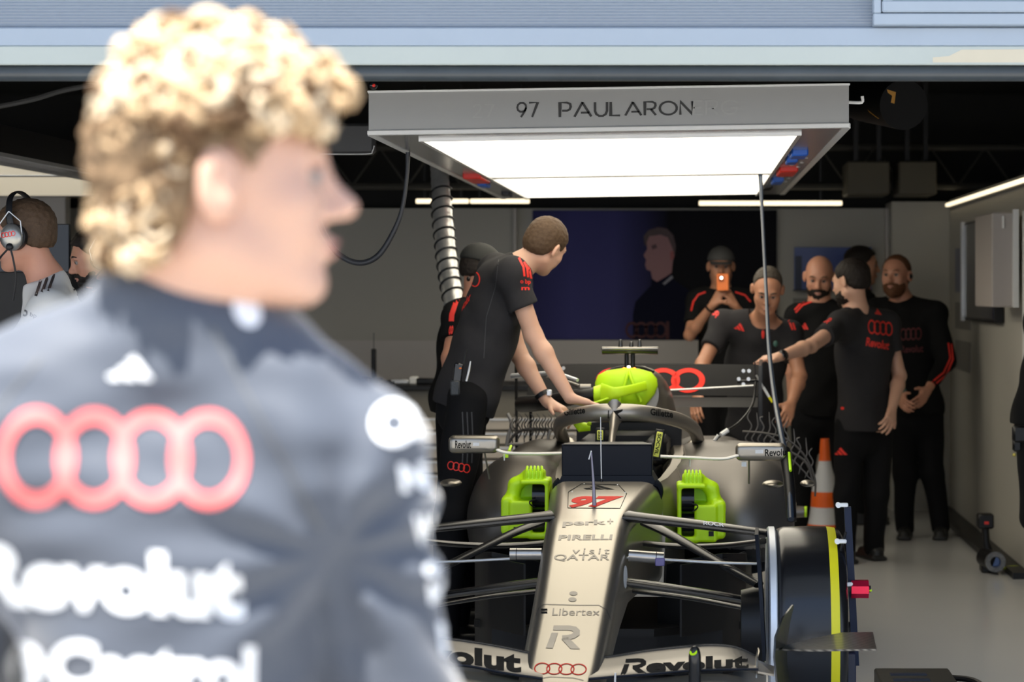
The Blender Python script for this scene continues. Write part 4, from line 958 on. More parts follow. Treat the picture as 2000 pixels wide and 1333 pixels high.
# end plate vanes
m_weave = mat('carbon_weave', (.09, .082, .07), .32, .5, coat=.3)
_n = m_weave.node_tree; _w = _n.nodes.new('ShaderNodeTexWave'); _w.inputs['Scale'].default_value = 24; _w.inputs['Distortion'].default_value = .6; _w.bands_direction = 'DIAGONAL'; _t = _n.nodes.new('ShaderNodeTexCoord')
_c2 = _n.nodes.new('ShaderNodeValToRGB'); _c2.color_ramp.elements[0].color = (.03, .028, .024, 1); _c2.color_ramp.elements[1].color = (.20, .185, .16, 1)
_n.links.new(_t.outputs['Object'], _w.inputs['Vector']); _n.links.new(_w.outputs['Color'], _c2.inputs[0]); _n.links.new(_c2.outputs[0], _n.nodes['Principled BSDF'].inputs['Base Color'])
for sg in (1, -1):
    f = (lambda p: p) if sg == 1 else Mir
    A1 = [(1546, 1182, 6.95), (1526, 1208, 6.88), (1512, 1245, 6.82), (1510, 1285, 6.8), (1516, 1345, 6.8)]; A2 = [(1547, 1184, 7.02), (1540, 1215, 7.12), (1534, 1255, 7.2), (1534, 1295, 7.2), (1542, 1345, 7.2)]
    MB().loft([np.array([f(W(*a)), f(W(*a) + (.006, 0, 0)), f(W(*b) + (.006, 0, 0)), f(W(*b))]) for a, b in zip(A1, A2)]).build('endplate_vane', m_carb, car, ang=70)
    B1 = [(1530, 1262, 7.15), (1590, 1247, 7.15), (1645, 1236, 7.15), (1705, 1235, 7.15)]; B2 = [(1528, 1268, 6.95), (1590, 1270, 6.92), (1645, 1269, 6.9), (1712, 1268, 6.9)]
    MB().loft([np.array([f(W(*a)), f(W(*b)), f(W(*b) + (0, 0, -.006)), f(W(*a) + (0, 0, -.004))]) for a, b in zip(B1, B2)]).build('carbon_winglet', m_weave, car, ang=70)
    MB().loft([np.array([f(W(x, y, d)), f(W(x, y, d) + (.004, 0, 0)), f(W(x, y, d) + (.004, .07, 0)), f(W(x, y, d) + (0, .07, 0))]) for x, y, d in ((1481, 1273, 6.9), (1477, 1290, 6.85), (1476, 1325, 6.82))]).build('flap_fin', m_ti, car)
    MB().loft([np.array([f(W(1480, 1290, 7.0) + (0, 0, 0)), f(W(1480, 1312, 6.85)), f(W(1480, 1316, 6.85)), f(W(1480, 1294, 7.0))]), np.array([f(W(1512, 1302, 7.0)), f(W(1512, 1318, 6.85)), f(W(1512, 1322, 6.85)), f(W(1512, 1305, 7.0))])]).build('outer_flap', m_ti, car)
    pod = Vol(); p0 = f(W(1357, 1285, 6.72)); p0 = p0 if sg == 1 else Mir(W(1357, 1285, 6.72))
    MB().tube([p0 + (0, .03, -.12), p0 + (0, .02, 0), p0 + (0, .03, .022)], [.019, .019, .012], 16, smooth=4, sq=1.3).build('camera_pod', m_carb, car)
    MB().lathe([(0, .012), (.003, .012), (.003, .0055), (0, .0055)], p0 + (-.004, .003, .014), (-.25, -.55, .8), 20, closed=True).build('lime_ring', m_lime, car)
MB().tube([W(1201, 1338, 6.8), W(1202, 1315, 6.8)], .0035, 8).build('tow_pin', m_alu, car)
MB().box(C(-.95, -.08, .26), (.008, .12, .07), Rm.T).box(C(-.95, .08, .26), (.008, .12, .07), Rm.T).build('wing_pylon', m_tid, car)

# nose lettering
nbv = bvh_of([nose])
mark('race_number', text2d('97', .05, .25), [(1110, 993), (1208, 991), (1219, 970), (1116, 970)], m_redp, car, nbv, segpx=6)
mark('three_bars', bars2d(), [(1138, 957), (1201, 957), (1190, 948), (1142, 949)], m_decal, car, nbv, segpx=6)
line_mark('panel_line', [(1109, 993), (1110, 962), (1136, 946), (1208, 948), (1224, 965), (1211, 994), (1109, 993)], 1.2, m_decal, car, nbv)
for px, py in ((1117, 961), (1141, 946), (1206, 948), (1221, 963)):
    h_ = nbv.ray_cast(Vector(CAMP), Vector(ray(px, py)))[0]
    if h_ is not None: MB().ell(np.array(h_[:]), (.004, .004, .0025), n=8, m=6).build('panel_screw', m_sil, car)
mark('sponsor_lettering', text2d('perk', .03), [(1098, 1031), (1184, 1028), (1184, 1016), (1100, 1017)], m_decalg, car, nbv, segpx=6)
mark('sponsor_lettering', text2d('+', .01), (1186, 1014, 1198, 1024), m_decalg, car, nbv, segpx=6)
mark('sponsor_lettering', text2d('PIRELLI', .03), [(1090, 1056), (1195, 1055), (1197, 1045), (1092, 1046)], m_decalg, car, nbv, segpx=6)
mark('sponsor_lettering', text2d('visit', .0, 0, 1.3), [(1117, 1083), (1190, 1083), (1192, 1072), (1119, 1072)], m_decalg, car, nbv, segpx=6)
mark('sponsor_lettering', text2d('QATAR', .01), [(1081, 1097), (1190, 1097), (1192, 1084), (1083, 1084)], m_decalg, car, nbv, segpx=6)
_c = (np.array([(0.5 + .5 * math.cos(a), .5 + .5 * math.sin(a)) for a in np.arange(20) * math.pi / 10]), [tuple(range(20))])
mark('dot_mark', _c, (1112, 1156, 1128, 1164), m_decalg, car, nbv, segpx=6); mark('dot_mark', _c, (1110, 1168, 1126, 1176), m_decalg, car, nbv, segpx=6)
mark('sponsor_lettering', text2d('Libertex', .0), [(1078, 1203), (1171, 1203), (1172, 1190), (1080, 1189)], m_decalg, car, nbv, segpx=6)
mark('sponsor_icon', text2d('=', .03), (1057, 1190, 1069, 1199), m_decal, car, nbv, segpx=6)
mark('letter_mark', logo_R(), [(1066, 1267), (1133, 1269), (1136, 1223), (1073, 1223)], m_decalg, car, nbv, segpx=6)
mark('four_rings', rings2d(.075), [(1042, 1318), (1145, 1320), (1147, 1298), (1044, 1295)], m_redp, car, nbv, segpx=5)
line_mark('panel_line', [(1047, 1205), (1052, 1190), (1062, 1181), (1130, 1183), (1170, 1183), (1184, 1192), (1193, 1212)], 1.3, m_decalg, car, nbv)
line_mark('panel_line', [(1045, 1333), (1055, 1326), (1075, 1323), (1120, 1325), (1140, 1330)], 1.3, m_decalg, car, nbv)
mark('round_badge', rings2d(.2) if False else _c, (1217, 1105, 1225, 1150), m_white, car, nbv, segpx=6)
# pitot probes on the nose
h1 = np.array(nbv.ray_cast(Vector(CAMP), Vector(ray(1161, 988)))[0][:]); d1 = h1[1]
MB().tube([h1, W(1159, 940, d1), W(1155, 884, d1)], [.008, .005, .003], 8).build('pitot_probe', mat('probe_grey', (.2, .19, .24), .3, .6), car)
MB().tube([W(1155, 881, d1), W(1150, 898, d1)], .0025, 6).build('pitot_tip', m_white, car)
h2 = np.array(nbv.ray_cast(Vector(CAMP), Vector(ray(1175, 941)))[0][:]); d2 = h2[1]
MB().tube([h2, W(1174, 900, d2), W(1173, 815, d2)], [.0022, .0022, .0015], 6).build('whip_antenna', m_white, car)
MB().tube([h2 - (0, 0, .002), h2 + (0, 0, .010)], [.007, .004], 10).build('antenna_base', m_blk, car)

# wire rakes with probes beside the engine cover
def rake(nm, main, prongs, r=.005):
    g = MB().tube(main, r, 8, smooth=5).build(nm, mat('rake_steel', (.13, .12, .11), .5, .5), car)
    for p in prongs: MB().tube(p, [.0034] * (len(p) - 1) + [.0018], 6, smooth=4).build('pressure_probe', MATS['rake_steel'], g)
D = 10.4
mr = [W(x, y, D) for x, y in ((1450, 843), (1490, 846), (1530, 855), (1560, 877), (1580, 905), (1592, 938), (1592, 970))]
pr = []
for i in range(11):
    t = i / 10; x = 1462 + 120 * t; y = 846 + 70 * t ** 2.2
    pr.append([W(x, y, D), W(x + 6, y - 14, D), W(x + (5 if i % 2 else -2), y - 30, D), W(x + 4, y - 46 + 6 * (i % 3), D)])
    pr.append([W(x, y, D), W(x - 6, y + 12, D), W(x + 4, y + 24, D), W(x + 2, y + 38 - 5 * (i % 2), D)])
rake('probe_rake', mr, pr)
MB().tube([W(1500, 850, D), W(1540, 880, D), W(1575, 905, D), W(1590, 950, D)], .006, 8, smooth=4).build('rake_brace', MATS['rake_steel'], car)
ml = [W(x, y, 10.3) for x, y in ((992, 868), (1003, 852), (1020, 841), (1050, 838), (1100, 838))]
pr = []
for i in range(9):
    x = 1000 + 11.5 * i
    pr.append([W(x, 858, 10.3), W(x + 7, 843, 10.3), W(x + 1, 830, 10.3), W(x + 8, 818, 10.3), W(x + 2, 808, 10.3)])
    pr.append([W(x + 3, 818, 10.28), W(x - 4, 832, 10.26), W(x + 3, 848, 10.28)])
    if i % 2 == 0: pr.append([W(x, 878, 10.3), W(x + 1, 866, 10.3), W(x, 845, 10.3)])
rake('probe_rake', ml, pr, .007)
MB().tube([W(991, 808, 10.3), W(998, 822, 10.3), W(998, 838, 10.3), W(993, 850, 10.3), W(990, 872, 10.3)], .009, 8, smooth=4).tube([W(993, 868, 10.3), W(1070, 866, 10.3), W(1085, 860, 10.3)], .007, 8).tube([W(1064, 885, 10.2), W(1075, 840, 10.2)], [.01, .006], 8).build('rake_frame', mat('rake_grey', (.42, .40, .37), .4, .4), car)
MB().tube([W(994, 882, 9.1), W(998, 872, 9.2)], .006, 8).box(W(988, 891, 9.05), (.010, .01, .007)).build('lime_tag', m_lime, car)
# rear hubs on the stand (rear wheels are off)
for sg in (1, -1):
    MB().lathe([(0, .001), (0, .045), (.05, .05), (.05, .03), (.09, .028), (.09, .001)], C(3.4, sg * .72, .44) if sg > 0 else C(3.4, sg * .80, .44), RT * sg, 20).build('rear_hub', m_tid, car)
    MB().lathe([(.092, .001), (.092, .028), (.105, .028), (.105, .001)], C(3.4, sg * .72, .44) if sg > 0 else C(3.4, sg * .80, .44), RT * sg, 12).build('hub_lime_cap', m_lime, car)
    MB().tube([C(3.2, sg * .2, .5), C(3.4, sg * .75, .46)], .016, 8, sq=2).tube([C(3.6, sg * .15, .36), C(3.4, sg * .75, .42)], .014, 8, sq=2).build('rear_wishbone', m_carb, car)

# ------------------------------------------------------------------ things standing on, at or around the car
def carthing(name, label, cat, p, group=None): return empty(name, label, cat, tuple(p), group)
bx_ = carthing('screen_cover', 'black box-shaped cover with side claws mounted over the cockpit front', 'cover', W(1190, 940, 8.75))
a, b = W(1097, 931, 8.72), W(1274, 870, 8.72)
MB().bx(a[0], b[0], 8.72, 8.86, a[2], b[2], bev=.004).build('box', m_navy, bx_, smooth=False)
z = b[2]
MB().loft([np.array([(a[0], 8.72, z), (b[0], 8.72, z), (b[0], 8.72, z + .004), (a[0], 8.72, z + .004)]), np.array([(a[0] + .04, 8.86, z - .001), (b[0] - .04, 8.86, z - .001), (b[0] - .04, 8.86, z + .004), (a[0] + .04, 8.86, z + .004)])]).build('lid', m_blk, bx_, smooth=False)
s0, s1 = W(1090, 946, 8.71), W(1283, 930, 8.71)
MB().loft([np.array([(a[0] - .0, 8.71, s1[2]), (b[0] + .0, 8.71, s1[2]), (b[0], 8.98, s1[2]), (a[0], 8.98, s1[2])]), np.array([(s0[0], 8.70, s0[2]), (s1[0], 8.70, s0[2]), (s1[0], 8.99, s0[2]), (s0[0], 8.99, s0[2])])]).build('skirt', m_navy, bx_, smooth=False)
for pts in ([(1278, 944), (1287, 950), (1291, 963), (1290, 977)], [(1094, 942), (1086, 948), (1085, 962), (1086, 966)]):
    MB().tube([W(x, y, 8.70) for x, y in pts], [.02, .014, .010, .004], 10, smooth=4, sq=2.0, up=(1, 0, 0)).build('side_claw', m_navy, bx_)
for sg in (1, -1):
    r_ = sg == 1
    X = (lambda q: q) if r_ else (lambda q: 2397 - q + (0 if True else 0))
    oy = 0 if r_ else -8
    d = 8.9
    g = carthing('cooling_blower', 'lime green cooling blower with twin black fans %s' % ('right of the car nose' if r_ else 'left of the car nose'), 'blower', W(X(1370), 1058 + oy, d), None)
    PX = lambda x, y, dd=d: W(X(x), y + oy, dd)
    v = Vol()
    def bxp(x0, x1, y0, y1, hd, rd, dd=d, k=.012, op='add'):
        p = (PX(x0, y0) + PX(x1, y1)) / 2; v.box((p[0], dd, p[2]), (abs(x1 - x0) / 2 * d / F_PX, hd, abs(y1 - y0) / 2 * d / F_PX), None, rd=rd, k=k, op=op)
    bxp(1356, 1400, 984, 1057, .07, .012); bxp(1388, 1417, 977, 1052, .055, .02); bxp(1323, 1331, 944, 1050, .07, .007); bxp(1323, 1362, 1046, 1059, .07, .012)
    bxp(1332, 1372, 926, 950, .055, .012); bxp(1323, 1378, 944, 952, .07, .006)
    bxp(1323, 1400, 945, 1056, .008, .006, d + .064)
    v.cone(PX(1368, 940), PX(1390, 955), .026, .026, k=.02); v.cone(PX(1390, 955), PX(1398, 992), .026, .032, k=.02)
    v.cone(PX(1366, 1012), PX(1378, 1040), .006, .006, k=.002)
    v.build('housing', m_lime, g, h=.0035)
    for i in range(5): MB().tube([PX(1338 + i * 7.6, 950, d - .05), PX(1338 + i * 7.6, 930, d - .055), PX(1339 + i * 7, 921, d - .03), PX(1339 + i * 7, 921, d + .04)], .0055, 8, smooth=3).build('rib', m_lime, g)
    for y0, y1 in ((953, 999), (1003, 1048)):
        p = (PX(1329, y0) + PX(1358, y1)) / 2; rr = (y1 - y0) / 2 * d / F_PX; hw = .026
        fn = MB().lathe([(-hw, .001), (-hw, rr * .7), (-hw, rr), (hw, rr), (hw, rr * .7), (hw, .001)], p + (0, -.01, 0), (1, 0, 0), 28).build('fan', m_gblk, g, ang=30)
    MB().tube([PX(1352, 985, d - .07), PX(1362, 988, d - .08), PX(1361, 994, d - .08), PX(1352, 1000, d - .07)], .003, 6, smooth=4).build('fan_lead', m_blk, g)
    MB().box(PX(1389, 1043, d - .071), (.010, .003, .010)).build('black_switch', m_blk, g, smooth=False)

# alignment rig clamped to the wheel
rg = carthing('wheel_rig', 'navy measuring frame clamped outside the front wheel with a red sensor box', 'measuring rig', W(1660, 1300, 7.60))
pt = [W(1655, 990, 7.60), W(1665, 1180, 7.60), W(1671, 1300, 7.60)]
MB().loft([np.array([p + (-.012, -.01, 0), p + (.012, -.01, 0), p + (.012, .01, 0), p + (-.012, .01, 0)]) for p in pt]).build('upright', mat('rig_navy', (.008, .015, .038), .5, spec=.25), rg, smooth=False)
for px, py, l in ((1643, 987, 20), (1641, 1058, 18), (1652, 1142, 20)):
    p = W(px, py, 7.57); MB().box(p + (.006, 0, 0), (l / 2 * 7.57 / F_PX, .008, .007), bev=.003).lathe([(-.009, .0005), (-.009, .0095), (.009, .0095), (.009, .0005)], p + (-.010, 0, 0), (0, 1, 0), 14).build('white_clamp', m_white, rg)
MB().box(W(1664, 1148, 7.59), (.012, .014, .012)).build('clamp_block', m_blk, rg, smooth=False)
p = W(1679, 1151, 7.59); oc = [(.030 * c, .030 * s_) for c, s_ in ((1, .42), (1, -.42), (.42, -1), (-.42, -1), (-1, -.42), (-1, .42), (-.42, 1), (.42, 1))]
MB().loft([np.array([(p[0] + sx_, p[1] + a, p[2] + b_) for a, b_ in oc]) for sx_ in (-.030, .030)]).build('red_sensor', mat('anodised_red', (.65, .015, .06), .25, .6), rg, smooth=False)
MB().lathe([(0, .001), (0, .012), (.008, .012), (.010, .001)], p + (.030, 0, 0), (1, 0, 0), 14).build('sensor_cap', m_blk, rg); MB().ell(p + (.036, -.008, -.004), (.006, .005, .005), n=10, m=6).build('green_lamp', m_lime, rg)
a, b = W(1594, 1325, 7.60), W(1670, 1272, 7.60); MB().bx(a[0], b[0], 7.55, 7.70, 0.0, b[2], bev=.004).build('foot_block', mat('rig_foot', (.014, .018, .04), .4), rg, smooth=False)
MB().tube([W(1597, 1345, 7.51), W(1597, 1292, 7.51)], .008, 12).tube([W(1597, 1320, 7.51), W(1620, 1320, 7.51)], .006, 8).build('chrome_pin', mat('chrome', (.8, .8, .8), .1, 1.0), rg)
MB().tube([W(1652, 1040, 7.57), W(1640, 1090, 7.59), W(1650, 1150, 7.59), W(1645, 1210, 7.61)], .005, 8, smooth=4).build('rig_lead', m_blk, rg)

# low black pad at the lower right
pd = empty('scale_pad', 'low black steel scale pad on the floor at the lower right', 'scale pad', W(1780, 1330, 8.6))
x0, x1 = W(1697, 0, 8.62)[0], W(1838, 0, 8.62)[0]
MB().bx(x0 + .02, x1 + .03, 8.0, 8.62, .0, .085, bev=.006).build('base', mat('pad_black', (.022, .022, .018), .5), pd, smooth=False)
for y in (8.5, 8.38): MB().bx(x0 + .07, x0 + .21, y - .045, y, .085, .088).build('recess', mat('recess_blue', (.03, .045, .08), .3), pd, smooth=False)
MB().tube([(x1 + .03, 8.55, .06), (x1 + .10, 8.5, .06), (x1 + .13, 8.42, .055), (x1 + .13, 8.2, .055)], .012, 8, smooth=4).build('handle', m_blk, pd)
tag(MB().bx(W(1480, 0, 9.3)[0], W(1598, 0, 9.3)[0], 9.28, 9.31, 0.0005, .0015).build('floor_tape', m_lime, smooth=False), 'thin lime green tape line on the floor behind the wheel', 'tape')

# traffic cone
cn = empty('traffic_cone', 'orange and white banded traffic cone behind the front wheel', 'cone', W(1611, 1086, 12.95))
base = W(1611, 1086, 12.95)
m_or2 = mat('cone_orange', (.85, .13, .01), .5); m_wr = mat('cone_white', (.62, .62, .62), .5)
prof = lambda z: .018 + .118 * (1 - z / .70) + .006 * math.sin(z * 20)
zs = [(0.03, .19, m_or2), (.19, .29, m_wr), (.29, .38, m_or2), (.38, .56, m_wr), (.56, .69, m_or2)]
for a, b, m_ in zs:
    k = 6; MB().lathe([(a + (b - a) * i / k, prof(a + (b - a) * i / k)) for i in range(k + 1)], (base[0], base[1], 0), (0, 0, 1), 28).build('cone_band', m_, cn)
MB().bx(base[0] - .135, base[0] + .125, base[1] - .13, base[1] + .13, 0, .035, bev=.01).build('foot', m_blk, cn)

# wheel gun on its base by the right wall
wg = empty('wheel_gun', 'black wheel gun with a red-marked block head standing by the right wall', 'wheel gun', W(1935, 1115, 12.3))
d = 12.2
MB().box(W(1924, 1018, d), (.045, .04, .042), bev=.01).build('battery_head', m_blk, wg); MB().box(W(1927, 1022, d - .041), (.012, .002, .008)).build('red_mark', m_red, wg, smooth=False)
MB().tube([W(1924, 1030, d), W(1926, 1060, d), W(1932, 1085, d)], [.022, .022, .03], 12).build('grip', m_blk, wg)
MB().tube([W(1922, 1088, d), W(1942, 1098, d - .1)], [.05, .055], 20).build('motor_body', m_blk, wg)
MB().lathe([(0, .03), (0, .056), (.02, .056), (.02, .03)], W(1943, 1098, d - .12), (.1, -1, 0), 28, closed=True).build('socket_ring', mat('gun_steel', (.25, .25, .25), .35, .8, var=.5, vscale=60), wg)
MB().lathe([(0, .001), (0, .03), (.01, .028)], W(1943, 1098, d - .10), (0, -1, 0), 20).build('socket', mat('socket_steel', (.1, .14, .25), .3, .8), wg)
MB().box((W(1932, 0, d)[0], d, .025), (.05, .05, .025), bev=.01).build('stand', m_blk, wg)
MB().tube([W(1955, 1112, 12.15), W(1985, 1108, 12.2), W(2030, 1120, 12.1)], .008, 8, smooth=3).build('air_line', mat('line_yellow', (.4, .45, .05), .5), wg)
# rear stand under the car
sd_ = empty('car_stand', 'dark trestle stand under the rear of the racing car', 'stand', tuple(C(3.3, 0, 0)))
MB().tube([C(3.3, -.45, 0), C(3.3, -.3, .235)], .02, 8).tube([C(3.3, .45, 0), C(3.3, .3, .235)], .02, 8).tube([C(3.3, -.35, .225), C(3.3, .35, .225)], .02, 8).tube([C(3.0, -.45, .015), C(3.6, -.45, .015)], .015, 8).tube([C(3.0, .45, .015), C(3.6, .45, .015)], .015, 8).build('frame', m_blk, sd_)

# ================================================================== PEOPLE
def skin(nm, c): return mat(nm, c, 0.5, sss=0.12, var=0.06, vscale=25)
sk_a = skin('skin_fair', (.62, .36, .25)); sk_b = skin('skin_ruddy', (.52, .25, .16)); sk_c = skin('skin_tan', (.46, .22, .13)); sk_d = skin('skin_foreground', (.55, .33, .24))
m_shirt = mat('shirt_charcoal', (.027, .026, .028), .9, spec=.2, var=.1, vscale=40)
m_shirtb = mat('shirt_black', (.0075, .0075, .008), .9, spec=.15)
m_trs = mat('trousers_black', (.007, .007, .008), .85, spec=.15)
m_shoe = mat('shoe_black', (.012, .012, .012), .5)
m_wsh = mat('shirt_white', (.60, .58, .54), .8, var=.03)
m_lip = mat('lips', (.50, .24, .19), .45); m_eye = mat('eye_white', (.26, .23, .21), .35, spec=.2); m_iris = mat('iris_dark', (.02, .015, .012), .15)
m_rd = mat('print_red', (.78, .03, .018), .6)
def hair_m(nm, c): return mat(nm, c, .65, spec=.25, var=.35, vscale=120, bump=.6, bscale=250)
h_brown = hair_m('hair_brown', (.075, .045, .025)); h_dark = hair_m('hair_dark', (.014, .010, .008)); h_grey = hair_m('hair_grey', (.055, .045, .035)); h_ginger = hair_m('hair_ginger', (.11, .045, .02))

def hframe(hf, hu): return frame(hf, hu)
def head_prims(v, c, R, s=1.0, nose=1.0, ears=True, ex=0.0, es=1.0):
    L = lambda x, y, z: np.asarray(c) + s * (R[0] * x + R[1] * y + R[2] * z)
    E = lambda p, r, k=.02, op='add': v.ell(L(*p), np.array(r) * s, R, k=k * s, op=op)
    E((-.015, 0, .038), (.100, .077, .083)); E((.028, 0, -.008), (.070, .064, .088), .03); E((.030, 0, -.066), (.058, .053, .046), .03)
    v.cone(L(-.005, .050, -.055), L(.062, .022, -.094), .020 * s, .017 * s, k=.03); v.cone(L(-.005, -.050, -.055), L(.062, -.022, -.094), .020 * s, .017 * s, k=.03)
    E((.078, 0, -.097), (.019, .021, .017), .022)
    v.cone(L(.084, -.034, .030), L(.084, .034, .030), .012 * s, .012 * s, k=.02)
    v.cone(L(.062, .040, -.020), L(.066, .036, -.040), .024 * s, .018 * s, k=.025); v.cone(L(.062, -.040, -.020), L(.066, -.036, -.040), .024 * s, .018 * s, k=.025)
    for y in (-1, 1): E((.097, y * .031, .010), (.013, .017, .012), .012, 'sub')
    v.cone(L(.090, 0, .022), L(.113 * nose, 0, -.020), .0075 * s, .0115 * s, k=.012); E((.116 * nose, 0, -.020), (.0105, .0105, .0095), .01)
    for y in (-1, 1): E((.103, y * .012, -.027), (.011, .008, .008), .008)
    E((.096, 0, -.054), (.012, .024, .0065), .008); E((.094, 0, -.066), (.012, .021, .0075), .008)
    v.cone(L(.104, -.020, -.0600), L(.104, .020, -.0600), .0022, .0022, k=.003, op='sub')
    for y in (-1, 1):
        if ears:
            a = math.radians(-28) * y; Re = np.array([math.cos(a) * R[0] + math.sin(a) * R[1], -math.sin(a) * R[0] + math.cos(a) * R[1], R[2]])
            v.ell(L(-.014 + ex, y * .084 * es ** .3, .000), np.array((.021, .0105, .034)) * s * es, Re, k=.006); v.ell(L(-.008 + ex, y * .0955 * es ** .3, .003), np.array((.012, .007, .021)) * s * es, Re, k=.004, op='sub'); v.ell(L(-.002 + ex, y * .082, -.002), np.array((.006, .008, .010)) * s, R, k=.004)
    return L
def face_bits(par, c, R, s, hair, iris=m_iris, brow=True):
    L = lambda x, y, z: np.asarray(c) + s * (R[0] * x + R[1] * y + R[2] * z)
    for y in (-1, 1):
        e = MB().ell(L(.0815, y * .031, .010), np.array((.0125, .0125, .0115)) * s, R.T, 14, 10).build('eye', m_eye, par)
        MB().ell(L(.0925, y * .031, .010), np.array((.0022, .0066, .0066)) * s, R.T, 12, 6).build('iris', iris, e)
        MB().tube([L(.083, y * .046, .017), L(.0935, y * .032, .0205), L(.088, y * .018, .017)], .0026 * s, 6, smooth=3).build('eyelid', MATS.get('eyelid') or mat('eyelid', (.36, .18, .12), .5), par)
        if brow: MB().tube([L(.082, y * .050, .031), L(.096, y * .034, .0385), L(.0975, y * .014, .033)], np.array([.002, .0045, .003]) * s, 8, smooth=3, sq=.6).build('eyebrow', hair, par)
    MB().tube([L(.099, -.021, -.0605), L(.1065, -.008, -.0555), L(.1065, .008, -.0555), L(.099, .021, -.0605)], np.array([.001, .0035, .0035, .001]) * s, 8, smooth=3).tube([L(.098, -.020, -.061), L(.104, 0, -.0665), L(.098, .020, -.061)], np.array([.001, .0042, .001]) * s, 8, smooth=4).build('lips', m_lip, par)
HLINE = [(-.14, -.062), (-.06, -.050), (-.028, -.030), (-.012, .030), (.012, .032), (.028, .022), (.045, .040), (.06, .072), (.085, .088), (.12, .11)]
def hair(par, c, R, m, s=1.0, th=.010, line=HLINE, rough=.0016, up=0.0, h=.005, seed=3):
    v = Vol(); L = lambda x, y, z: np.asarray(c) + s * (R[0] * x + R[1] * y + R[2] * z)
    v.ell(L(-.017, 0, .040 + up / 2), np.array((.102 + th, .079 + th, .087 + th + up)) * s, R, k=.02); v.ell(L(-.045, 0, -.015), np.array((.062 + th, .064 + th, .06)) * s, R, k=.03)
    xs = np.array([q[0] for q in line]) * s; zs = np.array([q[1] for q in line]) * s; c_ = np.asarray(c)
    def cut(X, Y, Z):
        x = (X - c_[0]) * R[0, 0] + (Y - c_[1]) * R[0, 1] + (Z - c_[2]) * R[0, 2]; z = (X - c_[0]) * R[2, 0] + (Y - c_[1]) * R[2, 1] + (Z - c_[2]) * R[2, 2]
        return (np.interp(x, xs, zs) - z) * .75
    v.func(cut, None, None, k=.006, op='int'); v.disp = wav(rough, 260, seed)
    return v.build('hair', m, par, h=h)
def beard(par, c, R, m, s=1.0, th=.006, full=True):
    v = Vol(); L = lambda x, y, z: np.asarray(c) + s * (R[0] * x + R[1] * y + R[2] * z)
    v.ell(L(.030, 0, -.060), np.array((.064 + th, .056 + th, .058 + th)) * s, R, k=.02); v.ell(L(.080, 0, -.098), np.array((.024, .026, .022 + th)) * s, R, k=.02); v.ell(L(.092, 0, -.045), np.array((.015, .030, .009)) * s, R, k=.01)
    c_ = np.asarray(c); ln = [(-.05, -.02), (-.01, .0), (.01, .0), (.03, -.025), (.06, -.042), (.085, -.040), (.12, -.036)]; xs = np.array([q[0] for q in ln]) * s; zs = np.array([q[1] for q in ln]) * s
    def cut(X, Y, Z):
        x = (X - c_[0]) * R[0, 0] + (Y - c_[1]) * R[0, 1] + (Z - c_[2]) * R[0, 2]; z = (X - c_[0]) * R[2, 0] + (Y - c_[1]) * R[2, 1] + (Z - c_[2]) * R[2, 2]
        return np.maximum((z - np.interp(x, xs, zs)) * .8, .0 - x)
    v.func(cut, None, None, k=.004, op='int'); v.cone(L(.11, -.016, -.0605), L(.11, .016, -.0605), .0085 * s, .0085 * s, k=.004, op='sub'); v.disp = wav(.002, 300, 5)
    return v.build('beard', m, par, h=.004)
def hand(v, w, d, pn, lat, curl=(.35, .45, .5, .55), s=1.0, spread=.12, thumb=(.55, .8, .25)):
    """w wrist, d finger direction, pn palm-facing normal, lat towards the thumb"""
    w = np.asarray(w, float); d = nrm(d); pn = nrm(np.asarray(pn, float) - d * (np.asarray(pn, float) @ d)); lt = np.cross(d, pn); lt = lt if lt @ np.asarray(lat, float) > 0 else -lt
    for y in (-.026, -.009, .009, .026): v.cone(w + d * .012 * s + lt * y * .55 * s, w + d * .082 * s + lt * y * s, .0165 * s, .0125 * s, k=.014)
    v.cone(w + d * .02 * s + lt * .022 * s + pn * .006, w + d * .055 * s + lt * .030 * s + pn * .01, .017 * s, .014 * s, k=.012)
    for i, (y, ln) in enumerate(((.030, .93), (.010, 1.06), (-.010, 1.0), (-.028, .78))):
        p = w + d * .086 * s + lt * y * s; a = 0; dd = nrm(d + lt * y / .03 * spread)
        for j, (sl, r0, r1) in enumerate(((.042, .0092, .0085), (.026, .0086, .0078), (.021, .0078, .0068))):
            a += curl[i] * (1.0 if j else .8); q = p + (dd * math.cos(a) + pn * math.sin(a)) * sl * ln * s
            v.cone(p, q, r0 * s, r1 * s, k=.004); p = q
    p = w + d * .030 * s + lt * .030 * s; t = nrm(d * thumb[0] + lt * thumb[1] + pn * thumb[2]); q = p + t * .038 * s; v.cone(p, q, .0125 * s, .0105 * s, k=.008)
    t2 = nrm(t + d * .35 - lt * .15); v.cone(q, q + t2 * .030 * s, .0105 * s, .0085 * s, k=.004)

